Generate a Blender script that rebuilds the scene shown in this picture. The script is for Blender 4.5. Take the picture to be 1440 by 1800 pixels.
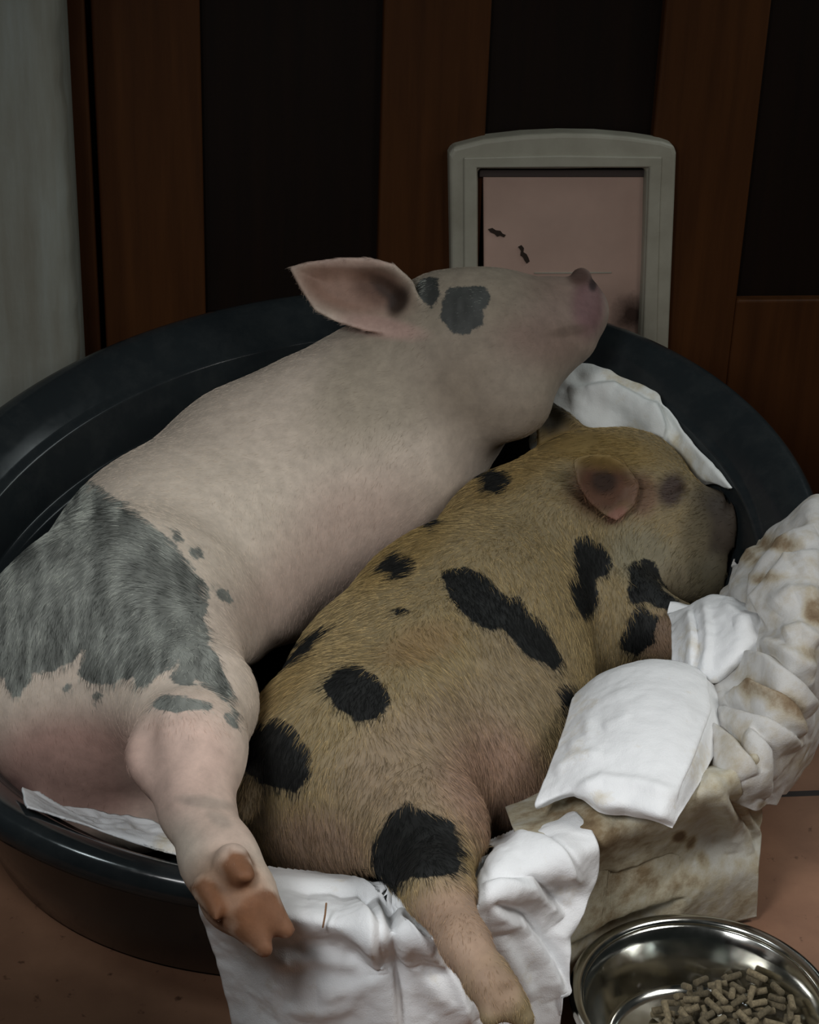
import bpy, bmesh, math, random
import numpy as np
from mathutils import Vector, Matrix

for o in list(bpy.data.objects):
    bpy.data.objects.remove(o, do_unlink=True)
SC = bpy.context.scene
COL = SC.collection
random.seed(4)
RNG = np.random.default_rng(11)

# ------------------------------------------------------------------ camera
FOC, PITCH, ROLL, YAW, CAM_H = 3200.0, math.radians(26.5), math.radians(2.0), math.radians(7.0), 1.23
C0 = np.array([0.0, 0.0, CAM_H])
FW = np.array([math.sin(YAW) * math.cos(PITCH), math.cos(YAW) * math.cos(PITCH), -math.sin(PITCH)])
_r = np.array([math.cos(YAW), -math.sin(YAW), 0.0])
_u = np.cross(_r, FW)
RT = math.cos(ROLL) * _r + math.sin(ROLL) * _u
UP = math.cos(ROLL) * _u - math.sin(ROLL) * _r
cam = bpy.data.cameras.new('camera')
cam.sensor_fit = 'VERTICAL'
cam.sensor_height = 24.0
cam.lens = 24.0 * FOC / 1800.0
cam.clip_start = 0.05
cam_o = bpy.data.objects.new('camera', cam)
COL.objects.link(cam_o)
m = Matrix(((RT[0], UP[0], -FW[0], C0[0]), (RT[1], UP[1], -FW[1], C0[1]), (RT[2], UP[2], -FW[2], C0[2]), (0, 0, 0, 1)))
cam_o.matrix_world = m
SC.camera = cam_o

# ------------------------------------------------------------------ light, exposure
SC.view_settings.view_transform = 'Standard'
SC.view_settings.look = 'None'
SC.view_settings.exposure = 0.0
SC.view_settings.gamma = 1.0
SC.view_settings.use_curve_mapping = False
wd = bpy.data.worlds.new('World')
SC.world = wd
wd.use_nodes = True
wd.node_tree.nodes['Background'].inputs[0].default_value = (0.85, 1.0, 0.95, 1)
wd.node_tree.nodes['Background'].inputs[1].default_value = 0.012


def area(name, loc, target, size, power, color, sy=None, spread=180):
    l = bpy.data.lights.new(name, 'AREA')
    l.shape = 'RECTANGLE'
    l.size = size
    l.size_y = sy or size
    l.energy = power
    l.spread = math.radians(spread)
    l.color = color
    o = bpy.data.objects.new(name, l)
    COL.objects.link(o)
    o.location = loc
    d = Vector(target) - Vector(loc)
    o.rotation_euler = d.to_track_quat('-Z', 'Y').to_euler()
    return o


area('window_light', (1.10, 0.90, 1.40), (0.15, 1.2, 0.1), 0.5, 3.5, (1.0, 0.985, 0.955), 0.5, 110)
area('window_light_front', (-0.47, 0.30, 1.42), (0.1, 1.1, 0.1), 0.32, 5.5, (0.985, 0.99, 1.0), 0.6, 95)
area('window_light_side', (-0.74, 1.03, 1.5), (0.0, 1.4, 0.2), 0.10, 2.2, (0.85, 0.97, 1.0), 0.18)
area('window_light_back', (1.20, 2.15, 1.15), (0.4, 1.5, 0.1), 0.45, 2.0, (0.9, 1.0, 1.0), 0.6)


# ------------------------------------------------------------------ helpers: photo geometry
def ray(px, py):
    d = FW + (px - 720) / FOC * RT - (py - 900) / FOC * UP
    return d / np.linalg.norm(d)


def at_z(px, py, z):
    d = ray(px, py)
    return C0 + d * (z - CAM_H) / d[2]


def at_y(px, py, y):
    d = ray(px, py)
    return C0 + d * y / d[1]


def W(p):
    """(px, py, z) or (px, py, ('y', y)) -> world point"""
    if isinstance(p[2], tuple):
        return at_y(p[0], p[1], p[2][1]) if p[2][0] == 'y' else at_bed(p[0], p[1], p[2][1])
    return at_z(p[0], p[1], p[2])


def proj(P):
    v = np.asarray(P, float) - C0
    d = v @ FW
    return 720 + FOC * (v @ RT) / d, 900 - FOC * (v @ UP) / d, d


def smooth(a, b, x):
    t = np.clip((x - a) / (b - a), 0, 1)
    return t * t * (3 - 2 * t)


def poly_sd(px, py, poly):
    """signed distance in px, positive inside"""
    n = len(poly)
    dm = np.full(px.shape, 1e18)
    ins = np.zeros(px.shape, bool)
    for i in range(n):
        ax, ay = poly[i]
        bx, by = poly[(i + 1) % n]
        ex, ey = bx - ax, by - ay
        wx, wy = px - ax, py - ay
        t = np.clip((wx * ex + wy * ey) / (ex * ex + ey * ey + 1e-12), 0, 1)
        dm = np.minimum(dm, (wx - t * ex) ** 2 + (wy - t * ey) ** 2)
        c = ((ay <= py) & (by > py)) | ((by <= py) & (ay > py))
        with np.errstate(divide='ignore', invalid='ignore'):
            xi = ax + (py - ay) * ex / (ey if ey else 1e-9)
        ins ^= c & (px < xi)
    d = np.sqrt(dm)
    return np.where(ins, d, -d)


def line_d(px, py, line):
    """distance to a polyline, signed side (+ to its left in the picture's sense), and the parameter 0..1 along it"""
    dm = np.full(px.shape, 1e18)
    sd = np.zeros(px.shape)
    tp = np.zeros(px.shape)
    n = len(line) - 1
    for i in range(n):
        ax, ay = line[i]
        bx, by = line[i + 1]
        ex, ey = bx - ax, by - ay
        wx, wy = px - ax, py - ay
        t = np.clip((wx * ex + wy * ey) / (ex * ex + ey * ey + 1e-12), 0, 1)
        d = (wx - t * ex) ** 2 + (wy - t * ey) ** 2
        k = d < dm
        dm = np.where(k, d, dm)
        sd = np.where(k, np.sign(ex * wy - ey * wx), sd)
        tp = np.where(k, (i + t) / n, tp)
    return np.sqrt(dm), sd, tp


def vnoise(P, scale, seed=0):
    """smooth value noise in -1..1 at points P (n,3)"""
    q = np.asarray(P, float) / scale + 37.3 * (seed + 1)
    i0 = np.floor(q).astype(np.int64)
    f = q - i0
    f = f * f * (3 - 2 * f)
    out = np.zeros(len(q))
    for dx in (0, 1):
        for dy in (0, 1):
            for dz in (0, 1):
                h = (i0[:, 0] + dx) * 374761393 + (i0[:, 1] + dy) * 668265263 + (i0[:, 2] + dz) * 2147483647 + seed * 974711
                h = (h ^ (h >> 13)) * 1274126177
                h = ((h ^ (h >> 16)) & 0xffff) / 32767.5 - 1
                w = (f[:, 0] if dx else 1 - f[:, 0]) * (f[:, 1] if dy else 1 - f[:, 1]) * (f[:, 2] if dz else 1 - f[:, 2])
                out += h * w
    return out


# ------------------------------------------------------------------ helpers: objects
def mesh_obj(name, verts, faces, mat, parent=None, smooth_=True):
    me = bpy.data.meshes.new(name)
    me.from_pydata([tuple(v) for v in verts], [], [tuple(int(i) for i in f) for f in faces])
    me.update()
    if smooth_:
        me.polygons.foreach_set('use_smooth', [True] * len(me.polygons))
    me.materials.append(mat)
    o = bpy.data.objects.new(name, me)
    COL.objects.link(o)
    if parent:
        o.parent = parent
    return o


def bm_obj(name, bm, mat, parent=None, smooth_=False, bevel=0.0):
    me = bpy.data.meshes.new(name)
    bmesh.ops.recalc_face_normals(bm, faces=bm.faces[:])
    bm.to_mesh(me)
    bm.free()
    if smooth_:
        me.polygons.foreach_set('use_smooth', [True] * len(me.polygons))
    me.materials.append(mat)
    o = bpy.data.objects.new(name, me)
    COL.objects.link(o)
    if parent:
        o.parent = parent
    if bevel:
        md = o.modifiers.new('bevel', 'BEVEL')
        md.width = bevel
        md.segments = 3
        md.limit_method = 'ANGLE'
    return o


def box(bm, x0, x1, y0, y1, z0, z1):
    r = bmesh.ops.create_cube(bm, size=1.0)
    for v in r['verts']:
        v.co = Vector((x0 + (v.co.x + .5) * (x1 - x0), y0 + (v.co.y + .5) * (y1 - y0), z0 + (v.co.z + .5) * (z1 - z0)))


def box_obj(name, b, mat, parent=None, bevel=0.0):
    bm = bmesh.new()
    box(bm, *b)
    return bm_obj(name, bm, mat, parent, False, bevel)


def empty(name, loc=(0, 0, 0)):
    o = bpy.data.objects.new(name, None)
    COL.objects.link(o)
    o.location = loc
    bpy.context.view_layer.update()
    return o


def adopt(child, parent):
    child.parent = parent
    child.matrix_parent_inverse = Matrix.Translation(parent.location).inverted()


def tag(o, label=None, cat=None, group=None, kind=None):
    for k, v in (('label', label), ('category', cat), ('group', group), ('kind', kind)):
        if v:
            o[k] = v
    return o


def mat(name, color=(0.5, 0.5, 0.5), rough=0.6, metal=0.0, spec=0.5):
    m_ = bpy.data.materials.new(name)
    m_.use_nodes = True
    b = m_.node_tree.nodes['Principled BSDF']
    b.inputs['Base Color'].default_value = (*color, 1)
    b.inputs['Roughness'].default_value = rough
    b.inputs['Metallic'].default_value = metal
    b.inputs['Specular IOR Level'].default_value = spec
    return m_, m_.node_tree.nodes, m_.node_tree.links, b


def noise_node(N, L, scale, detail=4, rough=0.55, vec=None, stretch=None, coord='Object'):
    n = N.new('ShaderNodeTexNoise')
    n.inputs['Scale'].default_value = scale
    n.inputs['Detail'].default_value = detail
    n.inputs['Roughness'].default_value = rough
    tc = N.new('ShaderNodeTexCoord')
    src = tc.outputs[coord]
    if stretch:
        mp = N.new('ShaderNodeMapping')
        mp.inputs['Scale'].default_value = stretch
        L.new(src, mp.inputs['Vector'])
        src = mp.outputs['Vector']
    L.new(src, n.inputs['Vector'])
    return n


def ramp(N, L, fac, stops):
    r = N.new('ShaderNodeValToRGB')
    e = r.color_ramp.elements
    while len(e) < len(stops):
        e.new(0.5)
    for i, (p, c) in enumerate(stops):
        e[i].position = p
        e[i].color = (*c, 1) if len(c) == 3 else c
    L.new(fac, r.inputs['Fac'])
    return r


def bump(N, L, b, height, strength, dist=0.01):
    bp = N.new('ShaderNodeBump')
    bp.inputs['Strength'].default_value = strength
    bp.inputs['Distance'].default_value = dist
    L.new(height, bp.inputs['Height'])
    L.new(bp.outputs['Normal'], b.inputs['Normal'])
    return bp


def mixc(N, L, fac, a, b_, mode='MIX'):
    mx = N.new('ShaderNodeMix')
    mx.data_type = 'RGBA'
    mx.blend_type = mode
    for sock, v in ((mx.inputs[0], fac), (mx.inputs[6], a), (mx.inputs[7], b_)):
        if hasattr(v, 'is_linked') or hasattr(v, 'links'):
            L.new(v, sock)
        elif isinstance(v, tuple):
            sock.default_value = (*v, 1)
        else:
            sock.default_value = v
    return mx.outputs[2]


# ------------------------------------------------------------------ materials
def wood(name, c1, c2, rough=0.55):
    m_, N, L, b = mat(name, c1, rough, 0, 0.15)
    n = noise_node(N, L, 3.0, 6, 0.6, stretch=(14, 14, 0.9))
    r = ramp(N, L, n.outputs['Fac'], [(0.3, c1), (0.7, c2)])
    L.new(r.outputs[0], b.inputs['Base Color'])
    bump(N, L, b, n.outputs['Fac'], 0.15, 0.004)
    return m_


M_STILE = wood('orange_brown_wood', (0.044, 0.015, 0.004), (0.072, 0.025, 0.0065))
M_PANEL = wood('dark_panel_wood', (0.006, 0.003, 0.0018), (0.010, 0.0045, 0.0022))

m_, N, L, b = mat('white_plaster', (0.2, 0.21, 0.18), 0.7)
n = noise_node(N, L, 5.0, 5, 0.6, stretch=(6, 6, 0.7))
r = ramp(N, L, n.outputs['Fac'], [(0.35, (0.19, 0.182, 0.145)), (0.55, (0.23, 0.235, 0.20)), (0.75, (0.27, 0.29, 0.265))])
L.new(r.outputs[0], b.inputs['Base Color'])
n2 = noise_node(N, L, 60, 5)
bump(N, L, b, n2.outputs['Fac'], 0.2, 0.003)
M_PLASTER = m_

m_, N, L, b = mat('terracotta_tile', (0.3, 0.15, 0.09), 0.5)
tc = N.new('ShaderNodeTexCoord')
mp = N.new('ShaderNodeMapping')
mp.inputs['Location'].default_value = (0.30, 0.005, 0)
L.new(tc.outputs['Object'], mp.inputs['Vector'])
br = N.new('ShaderNodeTexBrick')
br.offset = 0.0
br.inputs['Scale'].default_value = 1.0
br.inputs['Brick Width'].default_value = 0.42
br.inputs['Row Height'].default_value = 0.425
br.inputs['Mortar Size'].default_value = 0.006
br.inputs['Mortar Smooth'].default_value = 0.2
br.inputs['Color1'].default_value = (0.29, 0.155, 0.095, 1)
br.inputs['Color2'].default_value = (0.29, 0.155, 0.095, 1)
br.inputs['Mortar'].default_value = (0.03, 0.022, 0.02, 1)
L.new(mp.outputs['Vector'], br.inputs['Vector'])
n = noise_node(N, L, 9, 6, 0.65)
r = ramp(N, L, n.outputs['Fac'], [(0.3, (0.72, 0.68, 0.66)), (0.7, (1.1, 1.08, 1.05))])
o_ = mixc(N, L, 1.0, br.outputs['Color'], r.outputs[0], 'MULTIPLY')
n3 = noise_node(N, L, 60, 3, 0.6)
r3 = ramp(N, L, n3.outputs['Fac'], [(0.27, (0.35, 0.3, 0.28)), (0.36, (1, 1, 1))])
o_ = mixc(N, L, 1.0, o_, r3.outputs[0], 'MULTIPLY')
L.new(o_, b.inputs['Base Color'])
bump(N, L, b, br.outputs['Fac'], -0.4, 0.004)
M_TILE = m_

m_, N, L, b = mat('dark_grey_plastic', (0.018, 0.022, 0.024), 0.27)
n = noise_node(N, L, 90, 4)
r = ramp(N, L, n.outputs['Fac'], [(0.3, (0.13,) * 3), (0.8, (0.22,) * 3)])
L.new(r.outputs[0], b.inputs['Roughness'])
n2 = noise_node(N, L, 24, 5, 0.7)
r = ramp(N, L, n2.outputs['Fac'], [(0.45, (0.016, 0.020, 0.022)), (0.75, (0.026, 0.030, 0.031))])
L.new(r.outputs[0], b.inputs['Base Color'])
M_PLASTIC = m_

m_, N, L, b = mat('aged_white_plastic', (0.34, 0.34, 0.29), 0.5)
n = noise_node(N, L, 14, 5, 0.6)
r = ramp(N, L, n.outputs['Fac'], [(0.3, (0.29, 0.27, 0.21)), (0.6, (0.37, 0.35, 0.28))])
L.new(r.outputs[0], b.inputs['Base Color'])
M_FLAPFRAME = m_
m_, N, L, b = mat('smoky_pink_acrylic', (0.36, 0.25, 0.205), 0.3)
n = noise_node(N, L, 7, 4, 0.6)
r = ramp(N, L, n.outputs['Fac'], [(0.3, (0.42, 0.29, 0.235)), (0.7, (0.54, 0.37, 0.30))])
SMUDGE = at_y(1112, 552, 2.446)
tc = N.new('ShaderNodeTexCoord')
vd = N.new('ShaderNodeVectorMath'); vd.operation = 'DISTANCE'
L.new(tc.outputs['Object'], vd.inputs[0]); vd.inputs[1].default_value = tuple(SMUDGE)
ns = noise_node(N, L, 50, 5, 0.7)
ma = N.new('ShaderNodeMath'); ma.operation = 'MULTIPLY_ADD'
L.new(ns.outputs['Fac'], ma.inputs[0]); ma.inputs[1].default_value = 0.028
L.new(vd.outputs['Value'], ma.inputs[2])
rs = ramp(N, L, ma.outputs[0], [(0.024, (0.12, 0.11, 0.115)), (0.052, (1, 1, 1))])
L.new(mixc(N, L, 1.0, r.outputs[0], rs.outputs[0], 'MULTIPLY'), b.inputs['Base Color'])
M_FLAP = m_
M_GAP = mat('dark_seal_strip', (0.05, 0.035, 0.03), 0.7)[0]
M_DIRT = mat('dried_mud', (0.025, 0.014, 0.008), 0.9)[0]

m_, N, L, b = mat('stainless_steel', (0.62, 0.62, 0.58), 0.16, 1.0)
n = noise_node(N, L, 40, 3)
r = ramp(N, L, n.outputs['Fac'], [(0.3, (0.10,) * 3), (0.8, (0.22,) * 3)])
L.new(r.outputs[0], b.inputs['Roughness'])
M_STEEL = m_

m_, N, L, b = mat('feed_pellet', (0.2, 0.14, 0.08), 0.9)
oi = N.new('ShaderNodeObjectInfo')
r = ramp(N, L, oi.outputs['Random'], [(0.0, (0.075, 0.06, 0.034)), (1.0, (0.20, 0.16, 0.095))])
n = noise_node(N, L, 400, 4)
r2 = ramp(N, L, n.outputs['Fac'], [(0.3, (0.6, 0.6, 0.6)), (0.7, (1.2, 1.2, 1.2))])
L.new(mixc(N, L, 1.0, r.outputs[0], r2.outputs[0], 'MULTIPLY'), b.inputs['Base Color'])
bump(N, L, b, n.outputs['Fac'], 0.5, 0.001)
M_PELLET = m_
M_STRAW = mat('dry_straw', (0.22, 0.12, 0.06), 0.8)[0]


def pig_mat(name, freq=260, nb=6.0, soft=2.5):
    m_, N, L, b = mat(name, (0.5, 0.4, 0.3), 0.6, 0, 0.22)
    ab = N.new('ShaderNodeAttribute'); ab.attribute_name = 'base'
    asp = N.new('ShaderNodeAttribute'); asp.attribute_name = 'spot'
    asc = N.new('ShaderNodeAttribute'); asc.attribute_name = 'spotcol'
    n = noise_node(N, L, freq, 4, 0.6)
    ma = N.new('ShaderNodeMath'); ma.operation = 'MULTIPLY_ADD'
    L.new(n.outputs['Fac'], ma.inputs[0]); ma.inputs[1].default_value = nb * 2; ma.inputs[2].default_value = -nb
    ad = N.new('ShaderNodeMath'); ad.operation = 'ADD'
    L.new(ma.outputs[0], ad.inputs[0]); L.new(asp.outputs['Fac'], ad.inputs[1])
    mr = N.new('ShaderNodeMapRange'); mr.interpolation_type = 'SMOOTHSTEP'
    mr.inputs['From Min'].default_value = -soft; mr.inputs['From Max'].default_value = soft
    L.new(ad.outputs[0], mr.inputs['Value'])
    n2 = noise_node(N, L, 60, 5, 0.65)
    r2 = ramp(N, L, n2.outputs['Fac'], [(0.3, (0.84, 0.84, 0.84)), (0.7, (1.12, 1.12, 1.12))])
    c = mixc(N, L, mr.outputs[0], ab.outputs['Color'], asc.outputs['Color'])
    L.new(mixc(N, L, 1.0, c, r2.outputs[0], 'MULTIPLY'), b.inputs['Base Color'])
    b.inputs['Subsurface Weight'].default_value = 0.0
    bump(N, L, b, n.outputs['Fac'], 0.12, 0.002)
    return m_


def hair_mat(name):
    m_, N, L, b = mat(name, (0.5, 0.4, 0.3), 0.6, 0, 0.12)
    a = N.new('ShaderNodeAttribute'); a.attribute_name = 'tint'
    L.new(a.outputs['Color'], b.inputs['Base Color'])
    return m_


def cloth_mat(name):
    m_, N, L, b = mat(name, (0.8, 0.8, 0.8), 0.85, 0, 0.2)
    a = N.new('ShaderNodeAttribute'); a.attribute_name = 'base'
    n = noise_node(N, L, 900, 3)
    n2 = noise_node(N, L, 45, 6, 0.65)
    sa = N.new('ShaderNodeAttribute'); sa.attribute_name = 'stain_shade'
    ma = N.new('ShaderNodeMath'); ma.operation = 'MULTIPLY_ADD'
    L.new(n2.outputs['Fac'], ma.inputs[0]); ma.inputs[1].default_value = 1.2; ma.inputs[2].default_value = -0.6
    ad = N.new('ShaderNodeMath'); ad.operation = 'ADD'
    L.new(ma.outputs[0], ad.inputs[0]); L.new(sa.outputs['Fac'], ad.inputs[1])
    r = ramp(N, L, ad.outputs[0], [(0.15, (1, 1, 1)), (0.5, (0.80, 0.72, 0.58)), (0.75, (0.46, 0.35, 0.23)), (1.0, (0.26, 0.17, 0.10))])
    L.new(mixc(N, L, 1.0, a.outputs['Color'], r.outputs[0], 'MULTIPLY'), b.inputs['Base Color'])
    n3 = noise_node(N, L, 70, 4, 0.5)
    add2 = N.new('ShaderNodeMath'); add2.operation = 'MULTIPLY_ADD'
    L.new(n3.outputs['Fac'], add2.inputs[0]); add2.inputs[1].default_value = 3.0
    L.new(n.outputs['Fac'], add2.inputs[2])
    bump(N, L, b, add2.outputs[0], 0.25, 0.003)
    return m_


# ------------------------------------------------------------------ setting
DY = 2.45                                        # the door's face
fl = box_obj('floor', (-1.6, 2.2, -0.4, 2.6, -0.05, 0.0), M_TILE)
tag(fl, 'terracotta tiled floor with dark grout under bed and bowl', 'floor', kind='structure')


def X(px, py=250, y=DY):
    return float(at_y(px, py, y)[0])


door = empty('door_1', (0.3, DY, 0))
tag(door, 'dark brown panelled wooden door behind the pet bed', 'door', kind='structure')


def dpart(name, b, m_, bev=0.004):
    o = box_obj(name, b, m_, None, bev)
    adopt(o, door)
    return o


xs = [X(170), X(356), X(669), X(853), X(1148), X(1328), 1.25]
dpart('stile', (xs[0], xs[1], DY, DY + .045, 0.0, 1.1), M_STILE)
dpart('panel', (xs[1] - .005, xs[2] + .005, DY + .018, DY + .04, 0.1, 1.1), M_PANEL, 0)
dpart('stile', (xs[2], xs[3], DY, DY + .045, 0.0, 1.1), M_STILE)
dpart('panel', (xs[3] - .005, xs[4] + .005, DY + .018, DY + .04, 0.1, 1.1), M_PANEL, 0)
dpart('stile', (xs[4], xs[5], DY, DY + .045, 0.0, 1.1), M_STILE)
zr = float(at_y(1380, 527, DY)[2])
dpart('panel', (xs[5] - .005, xs[6], DY + .018, DY + .04, 0.1, 1.1), M_PANEL, 0)
dpart('rail', (xs[5], xs[6], DY, DY + .045, 0.0, zr), M_STILE)
zr2 = float(at_y(260, 530, DY)[2])
dpart('rail', (xs[1], xs[2], DY + .001, DY + .044, 0.0, zr2 - .02), M_PANEL)
dpart('rail', (xs[3], xs[4], DY + .001, DY + .044, 0.0, .2), M_STILE)
tr = box_obj('trim_1', (X(100), X(160), DY - .012, DY + .05, 0.0, 1.1), M_STILE, None, 0.004)
tag(tr, 'orange brown wooden door frame strip beside white wall', 'door frame', kind='structure')
bk = box_obj('wall_back', (-1.2, 1.8, DY + .05, DY + .1, 0, 1.3), M_PANEL)
tag(bk, 'dark wall behind the door', 'wall', kind='structure')

# left wall: a plastered reveal with a rounded, chipped corner
wy = 2.30
xw = float(at_y(122, 320, wy)[0])
vs, fs = [], []
prof = [(xw - .6, wy - .02), (xw - .19, wy - .02), (xw - .12, wy - .014), (xw - .075, wy - .002), (xw - .045, wy - .006), (xw - .02, wy - .002), (xw - .006, wy + .008),
        (xw, wy + .024), (xw, wy + .08), (xw - .002, DY + .06), (xw - .6, DY + .06)]
nz = 70
for k in range(nz + 1):
    z = 1.1 * k / nz
    for j, (x, y) in enumerate(prof):
        jit = 0.0
        if 5 <= j <= 7:
            jit = 0.0022 * math.sin(z * 61) * math.sin(z * 23 + 1) + random.uniform(-.0012, .0012) - (0.004 if .66 < z < .74 else 0)
        vs.append((x + jit, y + jit * .5, z))
n_ = len(prof)
for k in range(nz):
    for j in range(n_):
        a, b_ = k * n_ + j, k * n_ + (j + 1) % n_
        fs.append((a, b_, b_ + n_, a + n_))
fs.append(tuple(range(n_))[::-1])
fs.append(tuple(nz * n_ + j for j in range(n_)))
wl = mesh_obj('wall_left', vs, fs, M_PLASTER)
tag(wl, 'white plastered wall end with rounded corner at left of door', 'wall', kind='structure')

# added unseen blocker: keeps light off the near-left floor and the bed's side
lw = box_obj('shade_blocker', (-1.1, -.15, .30, .98, 0.0, .70), M_PANEL, None, .006)
tag(lw, 'added low dark light blocker, out of view at the near left of the bed', 'wall', kind='structure')

# ------------------------------------------------------------------ pet door
pdoor = empty('pet_door', (0.5, DY, 0.2))
tag(pdoor, 'off-white arched pet flap frame with muddy smoky panel set in the wooden door', 'pet door')


def prism_ring(outer, inner, y0, y1):
    """frame between two outlines with the same number of points, x-z plane, thickness y0 (front) .. y1"""
    n = len(outer)
    v = [(x, y0, z) for x, z in outer] + [(x, y0, z) for x, z in inner] + [(x, y1, z) for x, z in outer] + [(x, y1, z) for x, z in inner]
    f = []
    for i in range(n):
        j = (i + 1) % n
        f += [(i, j, n + j, n + i), (2 * n + i, 3 * n + i, 3 * n + j, 2 * n + j), (i, 2 * n + i, 2 * n + j, j), (n + i, n + j, 3 * n + j, 3 * n + i)]
    return v, f


def pz(px, py, y=DY):
    p = at_y(px, py, y)
    return float(p[0]), float(p[2])


YF = DY - .022
pl = lambda *pts: [pz(x, y, YF) for x, y in pts]
outer = pl((800, 800), (795, 640), (793, 450), (791, 330), (790, 272), (796, 260), (850, 246), (920, 238), (985, 235), (1050, 236), (1110, 241), (1165, 249), (1186, 256),
           (1190, 270), (1187, 350), (1182, 470), (1177, 590), (1168, 800))
inner = pl((846, 750), (842, 640), (841, 450), (841, 400), (841, 330), (841, 298), (860, 298), (920, 298), (985, 298), (1050, 297), (1100, 297), (1130, 297), (1137, 297),
           (1137, 310), (1136, 350), (1132, 470), (1127, 580), (1122, 750))
v, f = prism_ring(outer, inner, YF, DY + .012)
o = mesh_obj('frame', v, f, M_FLAPFRAME, None, False)
md = o.modifiers.new('bevel', 'BEVEL'); md.width = .006; md.segments = 3; md.limit_method = 'ANGLE'; md.angle_limit = math.radians(50)
adopt(o, pdoor)
# raised inner rebate strip along both sides and the top
o2 = pl((818, 790), (816, 640), (815, 330), (815, 276), (985, 272), (1163, 275), (1160, 350), (1154, 590), (1150, 790))
i2 = pl((838, 790), (838, 640), (838, 330), (838, 294), (985, 293), (1141, 293), (1139, 350), (1130, 590), (1126, 790))
v, f = [], []
k = len(o2)
for (x, z) in o2: v.append((x, YF - .004, z))
for (x, z) in i2: v.append((x, YF - .004, z))
for (x, z) in o2: v.append((x, YF + .003, z))
for (x, z) in i2: v.append((x, YF + .003, z))
for i in range(k - 1):
    j = i + 1
    f += [(i, j, k + j, k + i), (i, 2 * k + i, 2 * k + j, j), (k + i, k + j, 3 * k + j, 3 * k + i)]
f += [(0, k, 3 * k, 2 * k), (k - 1, 3 * k - 1, 4 * k - 1, 2 * k - 1)]
o = mesh_obj('inner_lip', v, f, M_FLAPFRAME, None, False)
md = o.modifiers.new('bevel', 'BEVEL'); md.width = .002; md.segments = 2
adopt(o, pdoor)
a = pz(849, 308, DY); b_ = pz(1131, 308, DY); c_ = pz(1122, 750, DY); d_ = pz(852, 750, DY)
bm = bmesh.new()
q = [bm.verts.new((x, y, z)) for y in (DY - .004, DY + .002) for x, z in (a, b_, c_, d_)]
for ff in ((0, 1, 2, 3), (7, 6, 5, 4), (0, 4, 5, 1), (1, 5, 6, 2), (2, 6, 7, 3), (3, 7, 4, 0)):
    bm.faces.new([q[i] for i in ff])
flap = bm_obj('flap_panel', bm, M_FLAP, None, False, 0.0015)
flap['label'] = 'smoky pink translucent flap'
adopt(flap, pdoor)
z_top = a[1]
o = box_obj('hinge_seal', (a[0] - .006, b_[0] + .005, DY - .006, DY + .004, z_top - .001, z_top + .009), M_GAP, None, .001)
adopt(o, pdoor)
x0_, x1_ = pz(1012, 478, DY - .004)[0], pz(1075, 478, DY - .004)[0]
zz = pz(1040, 479, DY - .004)[1]
o = box_obj('flap_ridge', (x0_ - .06, x1_, DY - .0055, DY - .003, zz - .0008, zz + .0008), M_FLAPFRAME, None, 0)
adopt(o, pdoor)
for pts in (((858, 403), (866, 401), (872, 405), (880, 406), (884, 411), (889, 413), (886, 417), (879, 414), (874, 416), (869, 411), (862, 408)),
            ((911, 434), (917, 431), (921, 436), (920, 443), (926, 447), (929, 453), (931, 459), (926, 463), (922, 458), (919, 452), (915, 449), (916, 441))):
    pp = [pz(x, y, DY - .005) for x, y in pts]
    k = len(pp)
    v = [(x, DY - .0058, z) for x, z in pp] + [(x, DY - .004, z) for x, z in pp]
    f = [tuple(range(k)), tuple(range(2 * k - 1, k - 1, -1))] + [(i, i + k, (i + 1) % k + k, (i + 1) % k) for i in range(k)]
    o = mesh_obj('mud_smear', v, f, M_DIRT, None, False)
    adopt(o, pdoor)

# ------------------------------------------------------------------ pet bed
BC = np.array([0.176, 1.823]); BA, BB, BT = 0.565, 0.489, math.radians(37)


def rim_z(x, y):
    return 0.19 + 0.195 * (y - 1.27) - 0.014 * np.exp(-((x - .16) / .13) ** 2) * np.clip((1.60 - y) / .2, 0, 1)


def bed_ring(t, inset):
    ca, sa = np.cos(t), np.sin(t)
    ex, ey = (BA - inset) * ca, (BB - inset) * sa
    return BC[0] + ex * math.cos(BT) - ey * math.sin(BT), BC[1] + ex * math.sin(BT) + ey * math.cos(BT)


def bed_inset(x, y):
    """how far inside the rim outline a point lies (metres), and the rim's height above that spot of the outline"""
    dx, dy = x - BC[0], y - BC[1]
    ex = dx * math.cos(BT) + dy * math.sin(BT)
    ey = -dx * math.sin(BT) + dy * math.cos(BT)
    k = np.sqrt((ex / BA) ** 2 + (ey / BB) ** 2) + 1e-9
    c2 = (ex / BA) ** 2 / k ** 2
    return (1 - k) * (BA * c2 + BB * (1 - c2)), rim_z(BC[0] + dx / k, BC[1] + dy / k)


# (inset, z mode, value): 'r' below the rim, 'f' fraction of the rim height
PROF_OUT = [(.110, 'f', 0.0), (.105, 'f', .03), (.075, 'f', .35), (.045, 'f', .72), (.034, 'r', -.034), (.030, 'r', -.030), (.006, 'r', -.030), (.0005, 'r', -.026), (.000, 'r', -.016), (.003, 'r', -.006), (.009, 'r', -.001), (.016, 'r', 0.0)]
PROF_IN = [(.024, 'r', -.002), (.040, 'r', -.012), (.055, 'r', -.026), (.064, 'r', -.036), (.069, 'r', -.041), (.0745, 'r', -.0425), (.0755, 'r', -.046), (.080, 'r', -.080), (.084, 'r', -.104), (.0855, 'r', -.108), (.094, 'r', -.110), (.0985, 'r', -.116), (.108, 'f', .42), (.122, 'f', .30), (.126, 'f', .285), (.135, 'f', .2), (.155, 'f', .1)]


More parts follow.
